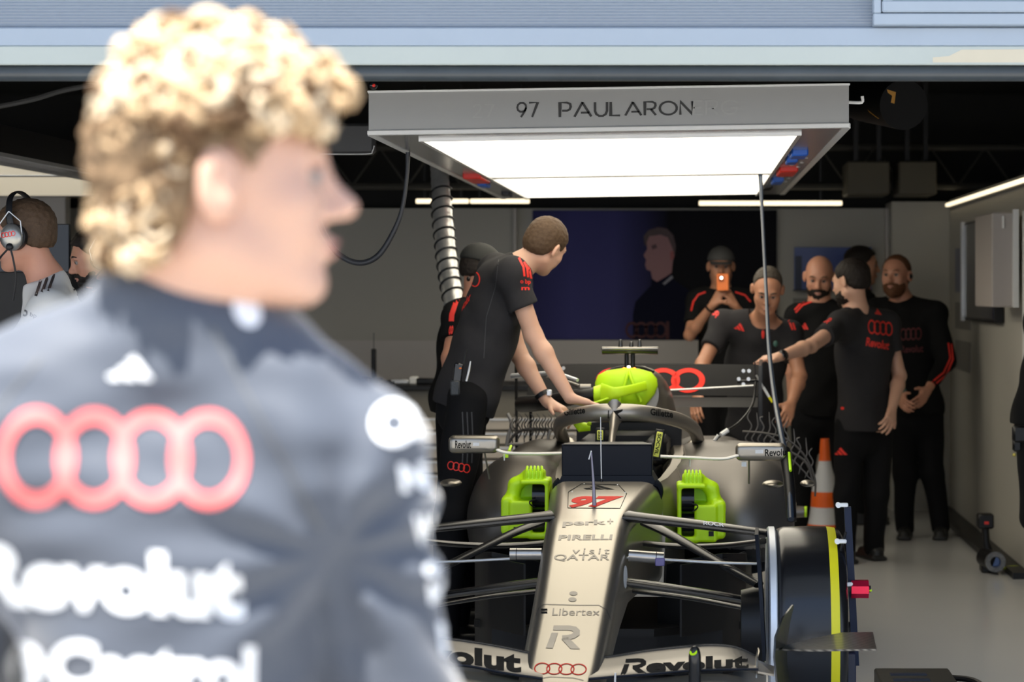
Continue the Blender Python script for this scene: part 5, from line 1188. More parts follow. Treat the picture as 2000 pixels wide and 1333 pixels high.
def torso(v, J, f, s, o, lo=None, k=.05, wide=1.0):
    """chest, waist and shoulders, grown by o"""
    sm = (J['shL'] + J['shR']) / 2; hm = (J['hipL'] + J['hipR']) / 2; upv = nrm(sm - hm); lat = nrm(J['shL'] - J['shR'])
    f = nrm(f - upv * (f @ upv)); L = np.linalg.norm(sm - hm)
    Rb = np.array([f, np.cross(upv, f), upv])
    v.ell(hm + upv * L * .70 + f * .008, (.112 * s + o, .165 * s * wide + o, .185 * s + o), Rb, k=k)
    v.ell(hm + upv * L * .38 + f * .010, (.105 * s + o, .140 * s * wide + o, .19 * s + o), Rb, k=k)
    v.ell(hm + upv * .03 - f * .012, (.115 * s + o, .160 * s * wide + o, .12 * s + o), Rb, k=k)
    nb = J['neck'] - upv * .02
    for q in ('shL', 'shR'):
        v.cone(sm - upv * .05 * s, J[q], .075 * s + o, .058 * s + o, k=k); v.cone(nb, J[q], .046 * s + o, .052 * s + o, k=k)
    return upv, f, lat, Rb
def person(label, J, f, hf, hu, sk, shirt=m_shirt, trs=m_trs, hairm=None, s=1.0, hs=1.0, sleeve=.62, hands=True, hand_args=None, h=.0065, top_drop=.04, face=True, collar=True, shorts=False, cat='person', hair_kw=None, nose=1.0, name='person', seed=1, wide=1.0, fold=.0045, floor=True, legs=True):
    J = {k_: np.asarray(v_, float) for k_, v_ in J.items()}; f = nrm(f); R = hframe(hf, hu)
    ft = (J['anL'] + J['anR']) / 2 if legs else (J['hipL'] + J['hipR']) / 2
    root = empty(name, label, cat, (ft[0], ft[1], 0 if floor else ft[2]))
    sm = (J['shL'] + J['shR']) / 2; hm = (J['hipL'] + J['hipR']) / 2
    # body
    v = Vol(); head_prims(v, J['head'], R, hs, nose)
    v.cone(J['head'] - R[2] * .045 * hs - R[0] * .020 * hs, J['neck'], .054 * hs, .058 * hs, k=.03)
    v.cone(J['neck'], sm - nrm(sm - hm) * .06, .055, .08, k=.04)
    torso(v, J, f, s, -.012, wide=wide)
    for q in 'LR':
        v.cone(J['sh' + q], J['el' + q], .046 * s, .038 * s, k=.025); m_ = J['el' + q] * .72 + J['wr' + q] * .28
        v.cone(J['el' + q], m_, .038 * s, .040 * s, k=.02); v.cone(m_, J['wr' + q], .040 * s, .026 * s, k=.02)
        if legs:
            v.cone(J['hip' + q], J['kn' + q], .065 * s, .048 * s, k=.03); v.cone(J['kn' + q], J['an' + q], .050 * s, .034 * s, k=.02)
        if hands:
            ha = (hand_args or {}).get(q, {}); d = ha.get('d', nrm(J['wr' + q] - J['el' + q])); pn = ha.get('pn', f * .2 + (hm - J['wr' + q]) * (1, 1, 0)); lat = ha.get('lat', f)
            hand(v, J['wr' + q], d, pn, lat, ha.get('curl', (.3, .38, .42, .48)), s * .98, ha.get('spread', .1), ha.get('thumb', (.6, .7, .3)))
    body = v.build('body', sk, root, h=h)
    # shirt
    v = Vol(); upv, fb, lat, Rb = torso(v, J, f, s, .014, wide=wide)
    v.cone(hm + upv * .22, hm - upv * top_drop, .115 * s, .133 * s, k=.04, sq=(lat, 1.26))
    for q in 'LR':
        a, b = J['sh' + q], J['el' + q]; t = min(sleeve, 1.0); e = a + (b - a) * t
        v.cone(a, e, .064 * s, .062 * s, k=.03)
        if sleeve > 1: v.cone(b, b + (J['wr' + q] - b) * (sleeve - 1), .055 * s, .040 * s, k=.03)
    if collar:
        cn = J['neck'] + nrm(J['head'] - J['neck']) * .012; v.cone(J['neck'] - upv * .03, cn, .068 * s, .062 * s, k=.02)
    for q in 'LR':
        a, b = J['sh' + q], J['el' + q]; c_ = a + (b - a) * sleeve if sleeve <= 1 else b + (J['wr' + q] - b) * (sleeve - 1); n = nrm(b - a) if sleeve <= 1 else nrm(J['wr' + q] - b)
        v.func((lambda X, Y, Z, c_=c_, n=n: np.maximum(np.maximum(-((X - c_[0]) * n[0] + (Y - c_[1]) * n[1] + (Z - c_[2]) * n[2]), np.sqrt((X - c_[0]) ** 2 + (Y - c_[1]) ** 2 + (Z - c_[2]) ** 2) - .13), np.sqrt((X - c_[0] - n[0] * ((X - c_[0]) * n[0] + (Y - c_[1]) * n[1] + (Z - c_[2]) * n[2])) ** 2 + (Y - c_[1] - n[1] * ((X - c_[0]) * n[0] + (Y - c_[1]) * n[1] + (Z - c_[2]) * n[2])) ** 2 + (Z - c_[2] - n[2] * ((X - c_[0]) * n[0] + (Y - c_[1]) * n[1] + (Z - c_[2]) * n[2])) ** 2) - .072)), c_ - .14, c_ + .14, k=.003, op='sub')
    v.plane(hm - upv * top_drop, -upv, k=.003)
    cn = J['neck'] + nrm(J['head'] - J['neck']) * .014; nn = nrm(J['head'] - J['neck'])
    v.func((lambda X, Y, Z: np.maximum(-((X - cn[0]) * nn[0] + (Y - cn[1]) * nn[1] + (Z - cn[2]) * nn[2]), np.sqrt((X - cn[0]) ** 2 + (Y - cn[1]) ** 2 + (Z - cn[2]) ** 2) - .10)), cn - .1, cn + .1, k=.003, op='sub')
    v.disp = wav(fold, 38, seed, 8, (1, 1, .6))
    shirt_o = v.build('shirt', shirt, root, h=h)
    # trousers and shoes
    if legs:
        v = Vol(); v.cone(hm + upv * .04 * s, hm - upv * .06, .108 * s, .118 * s, k=.04, sq=(lat, 1.22))
        for q in 'LR':
            v.cone(J['hip' + q], J['kn' + q], .092 * s, .072 * s, k=.04)
            if not shorts: v.cone(J['kn' + q], J['an' + q], .072 * s, .060 * s, k=.03)
        if not shorts:
            for q in 'LR': v.plane(J['an' + q] - (0, 0, .035), (0, 0, -1), k=.003)
        v.disp = wav(.005, 30, seed + 9, 8, (1, 1, .5)); tr_o = v.build('trousers' if not shorts else 'shorts', trs, root, h=h * 1.15)
        for q in 'LR':
            a = J['an' + q]; g = np.array((a[0], a[1], 0.0)); ff = nrm(f * (1, 1, 0)); v = Vol()
            v.cone(g + (0, 0, .045) - ff * .03, g + (0, 0, .035) + ff * .15, .042, .036, k=.02, sq=((0, 0, 1), .95)); v.cone(a - (0, 0, .01), g + (0, 0, .05), .05, .045, k=.02); v.box(g + ff * .055 + (0, 0, .014), (.14, .047, .014), frame(ff, (0, 0, 1)), rd=.012)
            v.plane((0, 0, 0.002), (0, 0, -1), k=.003)
            v.build('shoe', m_shoe, root, h=.008)
    else: tr_o = None
    if face: face_bits(root, J['head'], R, hs, hairm or h_brown)
    if hairm: hair(root, J['head'], R, hairm, hs, **(hair_kw or {}))
    return root, body, shirt_o, tr_o, R
def JJ(d0, **k):
    """joints as (px, py) or (px, py, d)"""
    return {n: W(p[0], p[1], p[2] if len(p) > 2 else d0) for n, p in k.items()}
def stripes(root, tgt, lines, wpx=4, m=m_rd):
    for L in lines: line_mark('red_stripe', L, wpx, m, root, tgt, off=.0015)

# ---- the leaning mechanic at the halo
J = JJ(9.6, head=(1064, 481, 9.62), neck=(1012, 522, 9.6), shL=(968, 528, 9.78), shR=(1000, 538, 9.42), elL=(1012, 690, 9.75), elR=(1042, 655, 9.45), wrL=(1068, 785, 9.68), wrR=(1113, 778, 9.40),
       hipL=(912, 775, 9.75), hipR=(912, 780, 9.5), knL=(900, 1010, 9.72), knR=(882, 1010, 9.42), anL=(892, 1225, 9.75), anR=(872, 1225, 9.5))
P2, b2, s2, t2, R2 = person('tall mechanic in charcoal shirt leaning on the halo with both hands', J, (.8, .5, -.1), (.50, .78, -.42), (.48, .08, .84), sk_a, hairm=h_brown, s=1.0, hs=.97, sleeve=.5, h=.0055,
    hand_args={'R': dict(d=(.93, .1, -.22), pn=(0, 0, -1), lat=(-.2, 1, 0), curl=(.10, .12, .15, .2)), 'L': dict(d=(.80, -.3, -.38), pn=(0, 0, -1), lat=(.4, -1, 0), curl=(.45, .5, .55, .6))}, hair_kw=dict(th=.006, h=.004, rough=.0012, line=[(-.14, -.075), (-.06, -.062), (-.035, -.045), (-.014, .028), (.010, .030), (.022, .0), (.034, .01), (.05, .055), (.085, .088), (.12, .11)]), seed=4, top_drop=.05)
bs = bvh_of([s2]); stripes(P2, bs, [[(1013, 504), (1022, 522), (1024, 540)], [(1021, 508), (1029, 524), (1031, 542)], [(1028, 514), (1034, 528), (1037, 545)]], 4)
mark('sponsor_lettering', text2d('o bp', .03), [(1016, 556), (1036, 558), (1036, 546), (1016, 545)], m_rd, P2, bs, segpx=4); mark('sponsor_lettering', text2d('m', .03), (1018, 561, 1034, 567), m_rd, P2, bs, segpx=4)
mark('sponsor_lettering', text2d('Revolut', .03), [(893, 622), (917, 588), (921, 570), (897, 600)], m_rd, P2, bs, segpx=4)
line_mark('seam', [(975, 500), (968, 560), (950, 620), (945, 700)], 1.0, mat('seam_grey', (.06, .06, .065), .7), P2, bs)
line_mark('red_ring', [(928 + 9 * math.cos(a), 546 + 14 * math.sin(a)) for a in np.linspace(-1.6, 2.2, 14)], 2.5, m_rd, P2, bs)
bt = bvh_of([t2]); mark('four_rings', rings2d(.12), [(873, 917), (917, 926), (919, 908), (875, 900)], m_rd, P2, bt, segpx=4)
for i in range(3): line_mark('grey_stripe', [(903 + i * 9, 805), (905 + i * 9, 850), (903 + i * 9, 905)], 2.5, mat('stripe_grey', (.035, .035, .04), .7), P2, bt)
wp = J['wrL'] * .87 + J['elL'] * .13; ax = nrm(J['wrL'] - J['elL'])
w_ = MB().lathe([(-.010, .0345), (-.010, .037), (.010, .037), (.010, .0345)], wp, ax, 24, closed=True).build('wristwatch', m_blk, P2)
MB().box(wp + V3(.028, -.022, .012), (.012, .008, .014), bev=.004).build('watch_case', m_sil, w_)
rdo = empty('two_way_radio', 'black two-way radio clipped at the hip of the leaning mechanic', 'radio', W(892, 775, 9.33))
d = 9.33
MB().box(W(895, 728, d), (.019, .016, .040), frame((.0, -1, 0), (.12, 0, 1)).T[:, [1, 0, 2]], bev=.005).build('casing', m_gblk, rdo); MB().box(W(889, 758, d - .01), (.020, .016, .032), bev=.006).build('keypad', mat('keypad', (.03, .035, .04), .5, bump=1.0, bscale=150), rdo)
MB().tube([W(905, 712, d), W(909, 690, d), W(913, 683, d)], [.005, .004, .003], 8).build('aerial', m_blk, rdo); MB().tube([W(911, 745, d - .02), W(916, 724, d - .02), W(919, 706, d - .02)], [.005, .005, .003], 8).build('aerial_tip', m_alu, rdo)
MB().ell(W(899, 720, d - .018), (.006, .004, .004), n=8, m=6).build('orange_knob', mat('orange_knob', (.7, .15, .02)), rdo); MB().bx(W(893, 0, d)[0], W(899, 0, d)[0], d + .005, d + .10, W(0, 735, d)[2], W(0, 715, d)[2]).build('belt_clip', m_blk, rdo)

# ---- capped mechanic behind him
J = JJ(10.25, head=(938, 530), neck=(928, 590), shL=(935, 610, 10.45), shR=(895, 622, 10.1), elL=(930, 710, 10.5), elR=(878, 700, 10.0), wrL=(905, 770, 10.45), wrR=(890, 765, 10.0),
       hipL=(910, 790, 10.35), hipR=(888, 795, 10.15), knL=(915, 990, 10.35), knR=(885, 990, 10.1), anL=(915, 1185, 10.4), anR=(880, 1185, 10.15))
P3, b3, s3, t3, R3 = person('mechanic in black cap half hidden behind the leaning mechanic', J, (.7, .7, 0), (.8, .55, -.35), (.3, .2, .9), sk_b, m_shirtb, s=.93, hs=.9, sleeve=.55, hands=True, seed=6)
def cap(par, c, R, m, s=1.0, brim=True, back=False):
    L = lambda x, y, z: np.asarray(c) + s * (R[0] * x + R[1] * y + R[2] * z)
    v = Vol(); v.ell(L(-.012, 0, .045), np.array((.112, .088, .092)) * s, R, k=.02); v.plane(L(0, 0, .040), -R[2] + R[0] * (.1 if not back else -.25), k=.004)
    o = v.build('cap', m, par, h=.005)
    if brim:
        q = -1 if back else 1; rr = []
        for t in np.linspace(-1, 1, 9):
            y = .072 * t; e = math.sqrt(max(0, 1 - t * t)); rr.append(np.array([L(q * .085 * (1 - .25 * t * t), y, .045), L(q * (.10 + .068 * e), y * .9, .036 - .008 * t * t), L(q * (.10 + .068 * e), y * .9, .032 - .008 * t * t), L(q * .085 * (1 - .25 * t * t), y, .040)]))
        MB().loft(rr).build('brim', m, o)
    return o
m_cap = mat('cap_black', (.014, .015, .014), .8); m_capg = mat('cap_grey', (.05, .05, .05), .8)
cap(P3, J['head'], R3, m_cap, .95, False); hair(P3, J['head'], R3, h_dark, .9, th=.004)
bs = bvh_of([s3]); stripes(P3, bs, [[(906, 572), (893, 590), (885, 615), (884, 628)], [(900, 572), (888, 592), (880, 615), (879, 628)]], 5)
mark('sponsor_lettering', text2d('oo', .03), [(876, 655), (884, 653), (886, 636), (878, 637)], m_rd, P3, bs, segpx=4)
MB().tube([W(936, 528, 10.12), W(940, 545, 10.10), W(930, 555, 10.1), W(921, 553, 10.1)], .004, 6, smooth=4).build('red_earphone_lead', m_rd, P3)
MB().ell(W(915, 545, 10.13), (.01, .014, .012), n=12, m=8).build('ear_plug', m_blk, P3)

# ---- headset crew at the left
def headset(par, c, R, s, side, rings=True):
    L = lambda x, y, z: np.asarray(c) + s * (R[0] * x + R[1] * y + R[2] * z)
    hd = MB().tube([L(-.005, y, z) for y, z in ((.095, .02), (.098, .07), (.075, .125), (.04, .148), (0, .155), (-.04, .148), (-.075, .125), (-.098, .07), (-.095, .02))], .012 * s, 10, smooth=4, sq=.35, up=R[0]).build('headset_band', m_blk, par)
    for y in (1, -1):
        cu = MB().ell(L(-.008, y * .108, -.005), np.array((.040, .022, .047)) * s, R.T, 24, 14).build('ear_cup', mat('cup_silver', (.36, .35, .32), .3, .75), hd)
        MB().lathe([(0, .030 * s), (0, .046 * s), (.022 * s, .046 * s), (.022 * s, .030 * s)], L(-.008, y * .082, -.005), R[1] * y, 24, closed=True).build('ear_cushion', m_blk, hd)
        for x in (-.048, .030): MB().tube([L(-.010, y * .104, .085), L(x, y * .108, .045), L(x + .002, y * .108, .0)], .0022 * s, 6).build('wire_yoke', m_alu, hd)
        if y == side:
            cb = bvh_of([cu]); 
            p = L(-.008, y * .131, .005); q = [p + R[0] * -y * a * .026 * s + R[2] * b * .009 * s for a, b in ((-1, -1), (1, -1), (1, 1), (-1, 1))]
            px = [(VPX + w_[0] / w_[1] * F_PX, VPY - (w_[2] - CAM_H) / w_[1] * F_PX) for w_ in q]
            if px[0][0] > px[1][0]: px = [px[1], px[0], px[3], px[2]]
            mark('four_rings', rings2d(.14), px, m_rd, hd, cb, segpx=3, off=.0012)
            MB().ell(L(-.004, y * .128, -.038), np.array((.013, .01, .013)) * s, None, 12, 8).build('cable_boot', m_blk, hd)
            MB().tube([L(-.004, y * .13, -.040), L(.035, y * .12, -.065), L(.075, y * .085, -.085), L(.105, y * .04, -.075)], .0035 * s, 8, smooth=4).build('microphone_boom', m_blk, hd)
            MB().tube([L(-.008, y * .13, -.045), L(-.012, y * .13, -.09), L(-.006, y * .12, -.15), L(.02, y * .11, -.22)], .0035 * s, 8, smooth=4).build('headset_lead', m_blk, hd)
    return hd
J = JJ(7.6, head=(46, 462, 7.65), neck=(92, 548, 7.68), shL=(98, 610, 7.46), shR=(105, 585, 7.92), elL=(10, 735, 7.4), elR=(20, 715, 7.95), wrL=(-75, 770, 7.45), wrR=(-60, 755, 7.9),
       hipL=(165, 885, 7.6), hipR=(165, 885, 7.88), knL=(150, 1150, 7.6), knR=(150, 1150, 7.9), anL=(150, 1400, 7.65), anR=(160, 1400, 7.95))
P4, b4, s4, t4, R4 = person('man in white shirt and silver headset at the far left facing left', J, (-.98, .1, -.1), (-.97, .15, -.15), (-.12, 0, 1), sk_b, m_wsh, hairm=h_brown, s=.98, hs=.97, sleeve=.78, seed=11, hair_kw=dict(th=.008), floor=True)
headset(P4, J['head'], R4, 1.0, 1)
bs = bvh_of([s4]); m_dk = mat('print_dark', (.03, .03, .03), .6)
for i in range(3): line_mark('dark_stripe', [(70 + i * 12, 573 - i * 2 + (6 if i == 0 else 0)), (80 + i * 12, 548 - i * 3), (88 + i * 9, 536 - i * 3)], 5.5, m_dk, P4, bs)
mark('sponsor_lettering', text2d('bp', .01), [(58, 620), (71, 624), (72, 613), (60, 610)], m_dk, P4, bs, segpx=4); line_mark('sponsor_icon', [(49 + 4 * math.cos(a), 612 + 5 * math.sin(a)) for a in np.linspace(0, 6.28, 12)], 3.5, m_dk, P4, bs)
mark('sponsor_lettering', text2d('visit', .0), [(45, 639), (62, 641), (63, 634), (46, 631)], m_dk, P4, bs, segpx=4); mark('sponsor_lettering', text2d('QATAR', .0), [(37, 644), (61, 649), (62, 641), (38, 636)], m_dk, P4, bs, segpx=4)
mark('back_lettering', text2d('Re', .0), [(143, 566), (158, 592), (166, 584), (152, 560)], m_dk, P4, bs, segpx=4)

J = JJ(9.1, head=(188, 506, 9.1), neck=(215, 570, 9.15), shL=(230, 625, 8.98), shR=(190, 610, 9.4), elL=(190, 740, 8.9), elR=(150, 720, 9.4), wrL=(110, 790, 9.0), wrR=(90, 780, 9.4),
       hipL=(240, 850, 9.1), hipR=(235, 850, 9.35), knL=(235, 1070, 9.1), knR=(225, 1070, 9.4), anL=(235, 1280, 9.15), anR=(225, 1280, 9.45))
P5, b5, s5, t5, R5 = person('bearded man in silver headset between the white-shirted man and the blond head', J, (-.9, -.2, -.1), (-.86, -.36, -.30), (-.25, -.1, .95), sk_b, m_shirtb, hairm=h_dark, s=.95, hs=.97, seed=12, hair_kw=dict(th=.016))
beard(P5, J['head'], R5, h_dark, .97, .010); headset(P5, J['head'], R5, .97, 1)
J = JJ(9.7, head=(508, 575, 9.7), neck=(522, 620, 9.72), shL=(545, 672, 9.5), shR=(532, 655, 9.95), elL=(500, 790, 9.4), elR=(490, 780, 9.95), wrL=(430, 820, 9.4), wrR=(420, 815, 9.9),
       hipL=(560, 860, 9.6), hipR=(560, 860, 9.85), knL=(560, 1060, 9.6), knR=(550, 1060, 9.9), anL=(560, 1240, 9.65), anR=(550, 1240, 9.95))
P6, b6, s6, t6, R6 = person('dark-haired person in white shirt mostly hidden behind the blond head and shoulder', J, (-.9, .2, -.2), (-.9, .1, -.4), (-.35, 0, .9), sk_b, m_wsh, hairm=h_dark, s=.92, hs=.95, seed=13, hair_kw=dict(th=.03, rough=.008))
bs = bvh_of([s6]); line_mark('dark_strap', [(520, 598), (524, 612), (527, 628)], 7, m_dk, P6, bs); line_mark('red_trim', [(525, 600), (528, 614), (530, 630)], 2, m_rd, P6, bs)
mark('back_lettering', text2d('DC', .0), [(553, 643), (565, 668), (574, 660), (562, 636)], m_dk, P6, bs, segpx=4)

# ---- the crew at the back
J = JJ(14.3, head=(1408, 522, 14.3), neck=(1408, 566), shL=(1458, 588), shR=(1362, 588), elL=(1478, 655, 14.1), elR=(1347, 655, 14.1), wrL=(1436, 598, 13.95), wrR=(1392, 596, 13.95),
       hipL=(1430, 750), hipR=(1388, 750), knL=(1432, 890), knR=(1385, 890), anL=(1432, 1015), anR=(1382, 1015))
P7, b7, s7, t7, R7 = person('man in grey cap holding up an orange phone in front of the poster', J, (0, -1, 0), (0, -1, -.1), (0, -.1, 1), sk_c, m_shirtb, s=.95, hs=.98, sleeve=.7, seed=21,
    hand_args={'R': dict(d=(.5, -.1, .85), pn=(.5, .5, -.2), lat=(.5, -.6, .3), curl=(.5, .5, .5, .6)), 'L': dict(d=(-.5, -.1, .85), pn=(-.5, .5, -.2), lat=(-.5, -.6, .3), curl=(.5, .5, .5, .6))})
cap(P7, J['head'], R7, m_capg, 1.0); bs = bvh_of([s7]); stripes(P7, bs, [[(1378, 571), (1364, 576), (1354, 590), (1350, 608)], [(1436, 571), (1455, 577), (1466, 590)]], 3)
MB().lathe([(-.006, .030), (-.006, .034), (.006, .034), (.006, .030)], J['wrR'] * .9 + J['elR'] * .1, nrm(J['wrR'] - J['elR']), 18, closed=True).build('bracelet', m_blk, P7)
ph = empty('mobile_phone', 'orange phone with its light on held up by the man in the grey cap', 'phone', W(1411, 559, 13.88))
a, b = W(1400, 568, 13.88), W(1423, 535, 13.88); MB().bx(a[0], b[0], 13.875, 13.90, a[2], b[2], bev=.003).build('body', mat('phone_orange', (.9, .22, .04), .4), ph)
MB().ell(W(1409, 543, 13.865), (.008, .003, .008), n=12, m=8).build('flash', mat('phone_flash', (1, 1, 1), .5, emit=(1, .8, .6), es=10), ph); MB().bx(W(1403, 0, 13.88)[0], W(1413, 0, 13.88)[0], 13.865, 13.87, W(0, 549, 13.88)[2], W(0, 538, 13.88)[2]).build('camera_bump', mat('phone_dark', (.35, .08, .02), .4), ph, smooth=False)

J = JJ(12.7, head=(1499, 568, 12.35), neck=(1492, 622, 12.6), shL=(1542, 652, 12.6), shR=(1412, 632, 12.6), elL=(1562, 735, 12.5), elR=(1372, 712, 12.45), wrL=(1545, 790, 12.3), wrR=(1362, 775, 12.25),
       hipL=(1505, 840, 13.0), hipR=(1448, 840, 13.0), knL=(1512, 975, 12.9), knR=(1440, 975, 12.9), anL=(1515, 1070, 13.0), anR=(1435, 1070, 13.0))
P8, b8, s8, t8, R8 = person('grey-haired man in charcoal shirt bending over the rear wing', J, (0, -.95, -.3), (-.04, -.86, -.50), (.03, -.45, .88), sk_c, m_shirt, hairm=h_grey, s=1.04, hs=1.02, sleeve=.6, seed=22,
    hair_kw=dict(th=.002, line=[(-.14, -.062), (-.06, -.05), (-.028, -.03), (-.012, .03), (.012, .03), (.02, .05), (.035, .095), (.05, .115), (.12, .14)]))
bs = bvh_of([s8]); stripes(P8, bs, [[(1460, 572), (1430, 578), (1408, 592)], [(1460, 577), (1432, 584), (1410, 598)], [(1521, 602), (1538, 620), (1548, 645)], [(1527, 600), (1544, 618), (1553, 645)]], 3.5)
mark('three_bars', bars2d(), [(1433, 642), (1454, 648), (1455, 628), (1434, 636)], m_rd, P8, bs, segpx=4); mark('chest_mark', _c, (1487, 645, 1493, 662), m_rd, P8, bs, segpx=4)
mark('sleeve_mark', text2d('bp', .03), [(1390, 620), (1403, 622), (1405, 604), (1394, 602)], m_rd, P8, bs, segpx=4); MB().ell(W(1515, 672, 12.4), (.014, .01, .018), n=10, m=8).build('chest_badge', mat('badge_green', (.03, .1, .08)), P8)

J = JJ(13.5, head=(1600, 543), neck=(1601, 590), shL=(1656, 622), shR=(1556, 618), elL=(1662, 705), elR=(1548, 705), wrL=(1655, 780), wrR=(1546, 782),
       hipL=(1625, 800), hipR=(1575, 800), knL=(1628, 930), knR=(1570, 930), anL=(1628, 1040), anR=(1568, 1040))
P9, b9, s9, t9, R9 = person('bald bearded man in black polo shirt standing under the blue picture', J, (0, -1, 0), (-.12, -.93, -.32), (0, -.25, .95), sk_b, m_shirtb, s=.98, hs=1.08, sleeve=.6, seed=23)
beard(P9, J['head'], R9, h_dark, 1.08, .011); bs = bvh_of([s9]); stripes(P9, bs, [[(1588, 582), (1565, 592), (1552, 606)], [(1588, 588), (1567, 597), (1554, 611)]], 3); mark('three_bars', bars2d(), [(1564, 644), (1579, 644), (1579, 630), (1564, 632)], m_rd, P9, bs, segpx=4)

J = JJ(14.8, head=(1684, 520), neck=(1680, 565), shL=(1690, 590, 15.0), shR=(1690, 592, 14.6), elL=(1680, 670, 15.0), elR=(1680, 670, 14.6), wrL=(1685, 740, 15.0), wrR=(1685, 740, 14.6),
       hipL=(1682, 765, 14.9), hipR=(1682, 765, 14.65), knL=(1680, 890, 14.9), knR=(1680, 890, 14.65), anL=(1680, 992, 14.9), anR=(1680, 992, 14.65))
P11, b11, s11, t11, R11 = person('dark-haired crew member seen behind the pointing man, facing right', J, (1, 0, 0), (.95, -.1, -.1), (.05, 0, 1), sk_c, m_shirtb, hairm=h_dark, s=.95, hs=1.0, seed=24, hair_kw=dict(th=.012))
bs = bvh_of([s11]); stripes(P11, bs, [[(1703, 562), (1712, 568), (1716, 580)]], 4)

J = JJ(13.9, head=(1750, 540), neck=(1762, 586, 13.95), shL=(1828, 612, 13.9), shR=(1712, 608, 14.0), elL=(1847, 706, 13.8), elR=(1705, 706, 14.0), wrL=(1812, 762, 13.6), wrR=(1755, 775, 13.6),
       hipL=(1815, 800), hipR=(1762, 800), knL=(1822, 925), knR=(1768, 925), anL=(1838, 1030), anR=(1768, 1030))
P12, b12, s12, t12, R12 = person('bearded man in black jacket with red stripes standing at the right', J, (-.15, -.98, 0), (-.42, -.9, -.02), (0, 0, 1), sk_b, m_shirtb, hairm=h_ginger, s=1.0, hs=1.06, sleeve=1.85, seed=25,
    hair_kw=dict(th=.004, line=[(-.14, -.062), (-.06, -.05), (-.028, -.03), (-.012, .03), (.012, .03), (.03, .06), (.045, .10), (.12, .13)]))
beard(P12, J['head'], R12, h_ginger, 1.06, .012)
bs = bvh_of([s12]); stripes(P12, bs, [[(1786, 566), (1810, 573), (1838, 583)], [(1788, 571), (1812, 578), (1838, 588)], [(1852, 670), (1856, 700), (1843, 728), (1814, 752)], [(1858, 672), (1861, 702), (1848, 733), (1818, 758)]], 3.2)
mark('four_rings', rings2d(.12), [(1758, 666), (1800, 664), (1800, 640), (1758, 642)], mat('print_red_dull', (.10, .008, .01), .6), P12, bs, segpx=4); mark('sponsor_lettering', text2d('Revolut', .02), [(1760, 690), (1803, 688), (1803, 674), (1760, 676)], MATS['print_red_dull'], P12, bs, segpx=4)
MB().ell(J['head'] + R12[1] * .094 + R12[0] * -.01, (.014, .014, .018), n=12, m=8).build('ear_plug', m_blk, P12)
for px in (1766, 1803): MB().box(W(px, 766, 13.62), (.012, .02, .02), bev=.005).build('glove_tag', mat('tag_green', (.05, .09, .08)), P12)

J = JJ(12.6, head=(1662, 552, 12.6), neck=(1672, 600, 12.62), shL=(1640, 636, 12.45), shR=(1732, 634, 12.75), elL=(1584, 676, 12.05), elR=(1757, 735, 12.7), wrL=(1523, 697, 11.75), wrR=(1742, 800, 12.5),
       hipL=(1660, 835, 12.6), hipR=(1712, 835, 12.7), knL=(1652, 965, 12.6), knR=(1712, 965, 12.68), anL=(1652, 1080, 12.6), anR=(1708, 1072, 12.75))
P10, b10, s10, t10, R10 = person('man in charcoal shirt seen from behind pointing his left hand at the rear wing', J, (-.35, .93, 0), (-.72, .62, -.2), (-.1, .1, 1), sk_a, m_shirt, hairm=h_dark, s=1.0, hs=1.04, sleeve=.55, h=.0055, seed=26, top_drop=-.0, hair_kw=dict(th=.008),
    hand_args={'L': dict(d=(-.93, -.3, -.12), pn=(.1, .2, -1), lat=(-.2, -.5, .7), curl=(.05, .45, .65, .7), spread=.2, thumb=(.7, .5, .1))})
beard(P10, J['head'], R10, h_dark, 1.04, .011); bs = bvh_of([s10]); bt = bvh_of([t10])
stripes(P10, bs, [[(1671, 583), (1655, 592), (1630, 602)], [(1673, 588), (1655, 598), (1628, 608)], [(1675, 580), (1660, 590), (1645, 596)]], 3.2)
mark('three_bars', bars2d(), [(1708, 614), (1722, 616), (1716, 600), (1709, 606)], m_rd, P10, bs, segpx=4); mark('four_rings', rings2d(.12), [(1695, 652), (1743, 658), (1743, 630), (1695, 624)], m_rd, P10, bs, segpx=4)
mark('sponsor_lettering', text2d('Revolut', .03), [(1691, 676), (1735, 684), (1738, 668), (1693, 659)], m_rd, P10, bs, segpx=4); mark('sleeve_mark', text2d('bp', .03), [(1606, 634), (1620, 632), (1628, 618), (1614, 620)], m_rd, P10, bs, segpx=4)
mark('hem_tag', _c, (1642, 795, 1649, 801), m_rd, P10, bs, segpx=4); mark('three_bars', bars2d(), [(1629, 889), (1655, 889), (1650, 870), (1632, 880)], m_rd, P10, bt, segpx=4)
ax = nrm(J['wrL'] - J['elL']); wp = J['wrL'] * .93 + J['elL'] * .07; w_ = MB().lathe([(-.012, .029), (-.012, .0325), (.012, .0325), (.012, .029)], wp, ax, 24, closed=True).build('wristwatch', m_blk, P10)
MB().ell(wp + (-.0, -.03, .006), (.022, .010, .024), None, 16, 10).build('watch_case', m_gblk, w_)

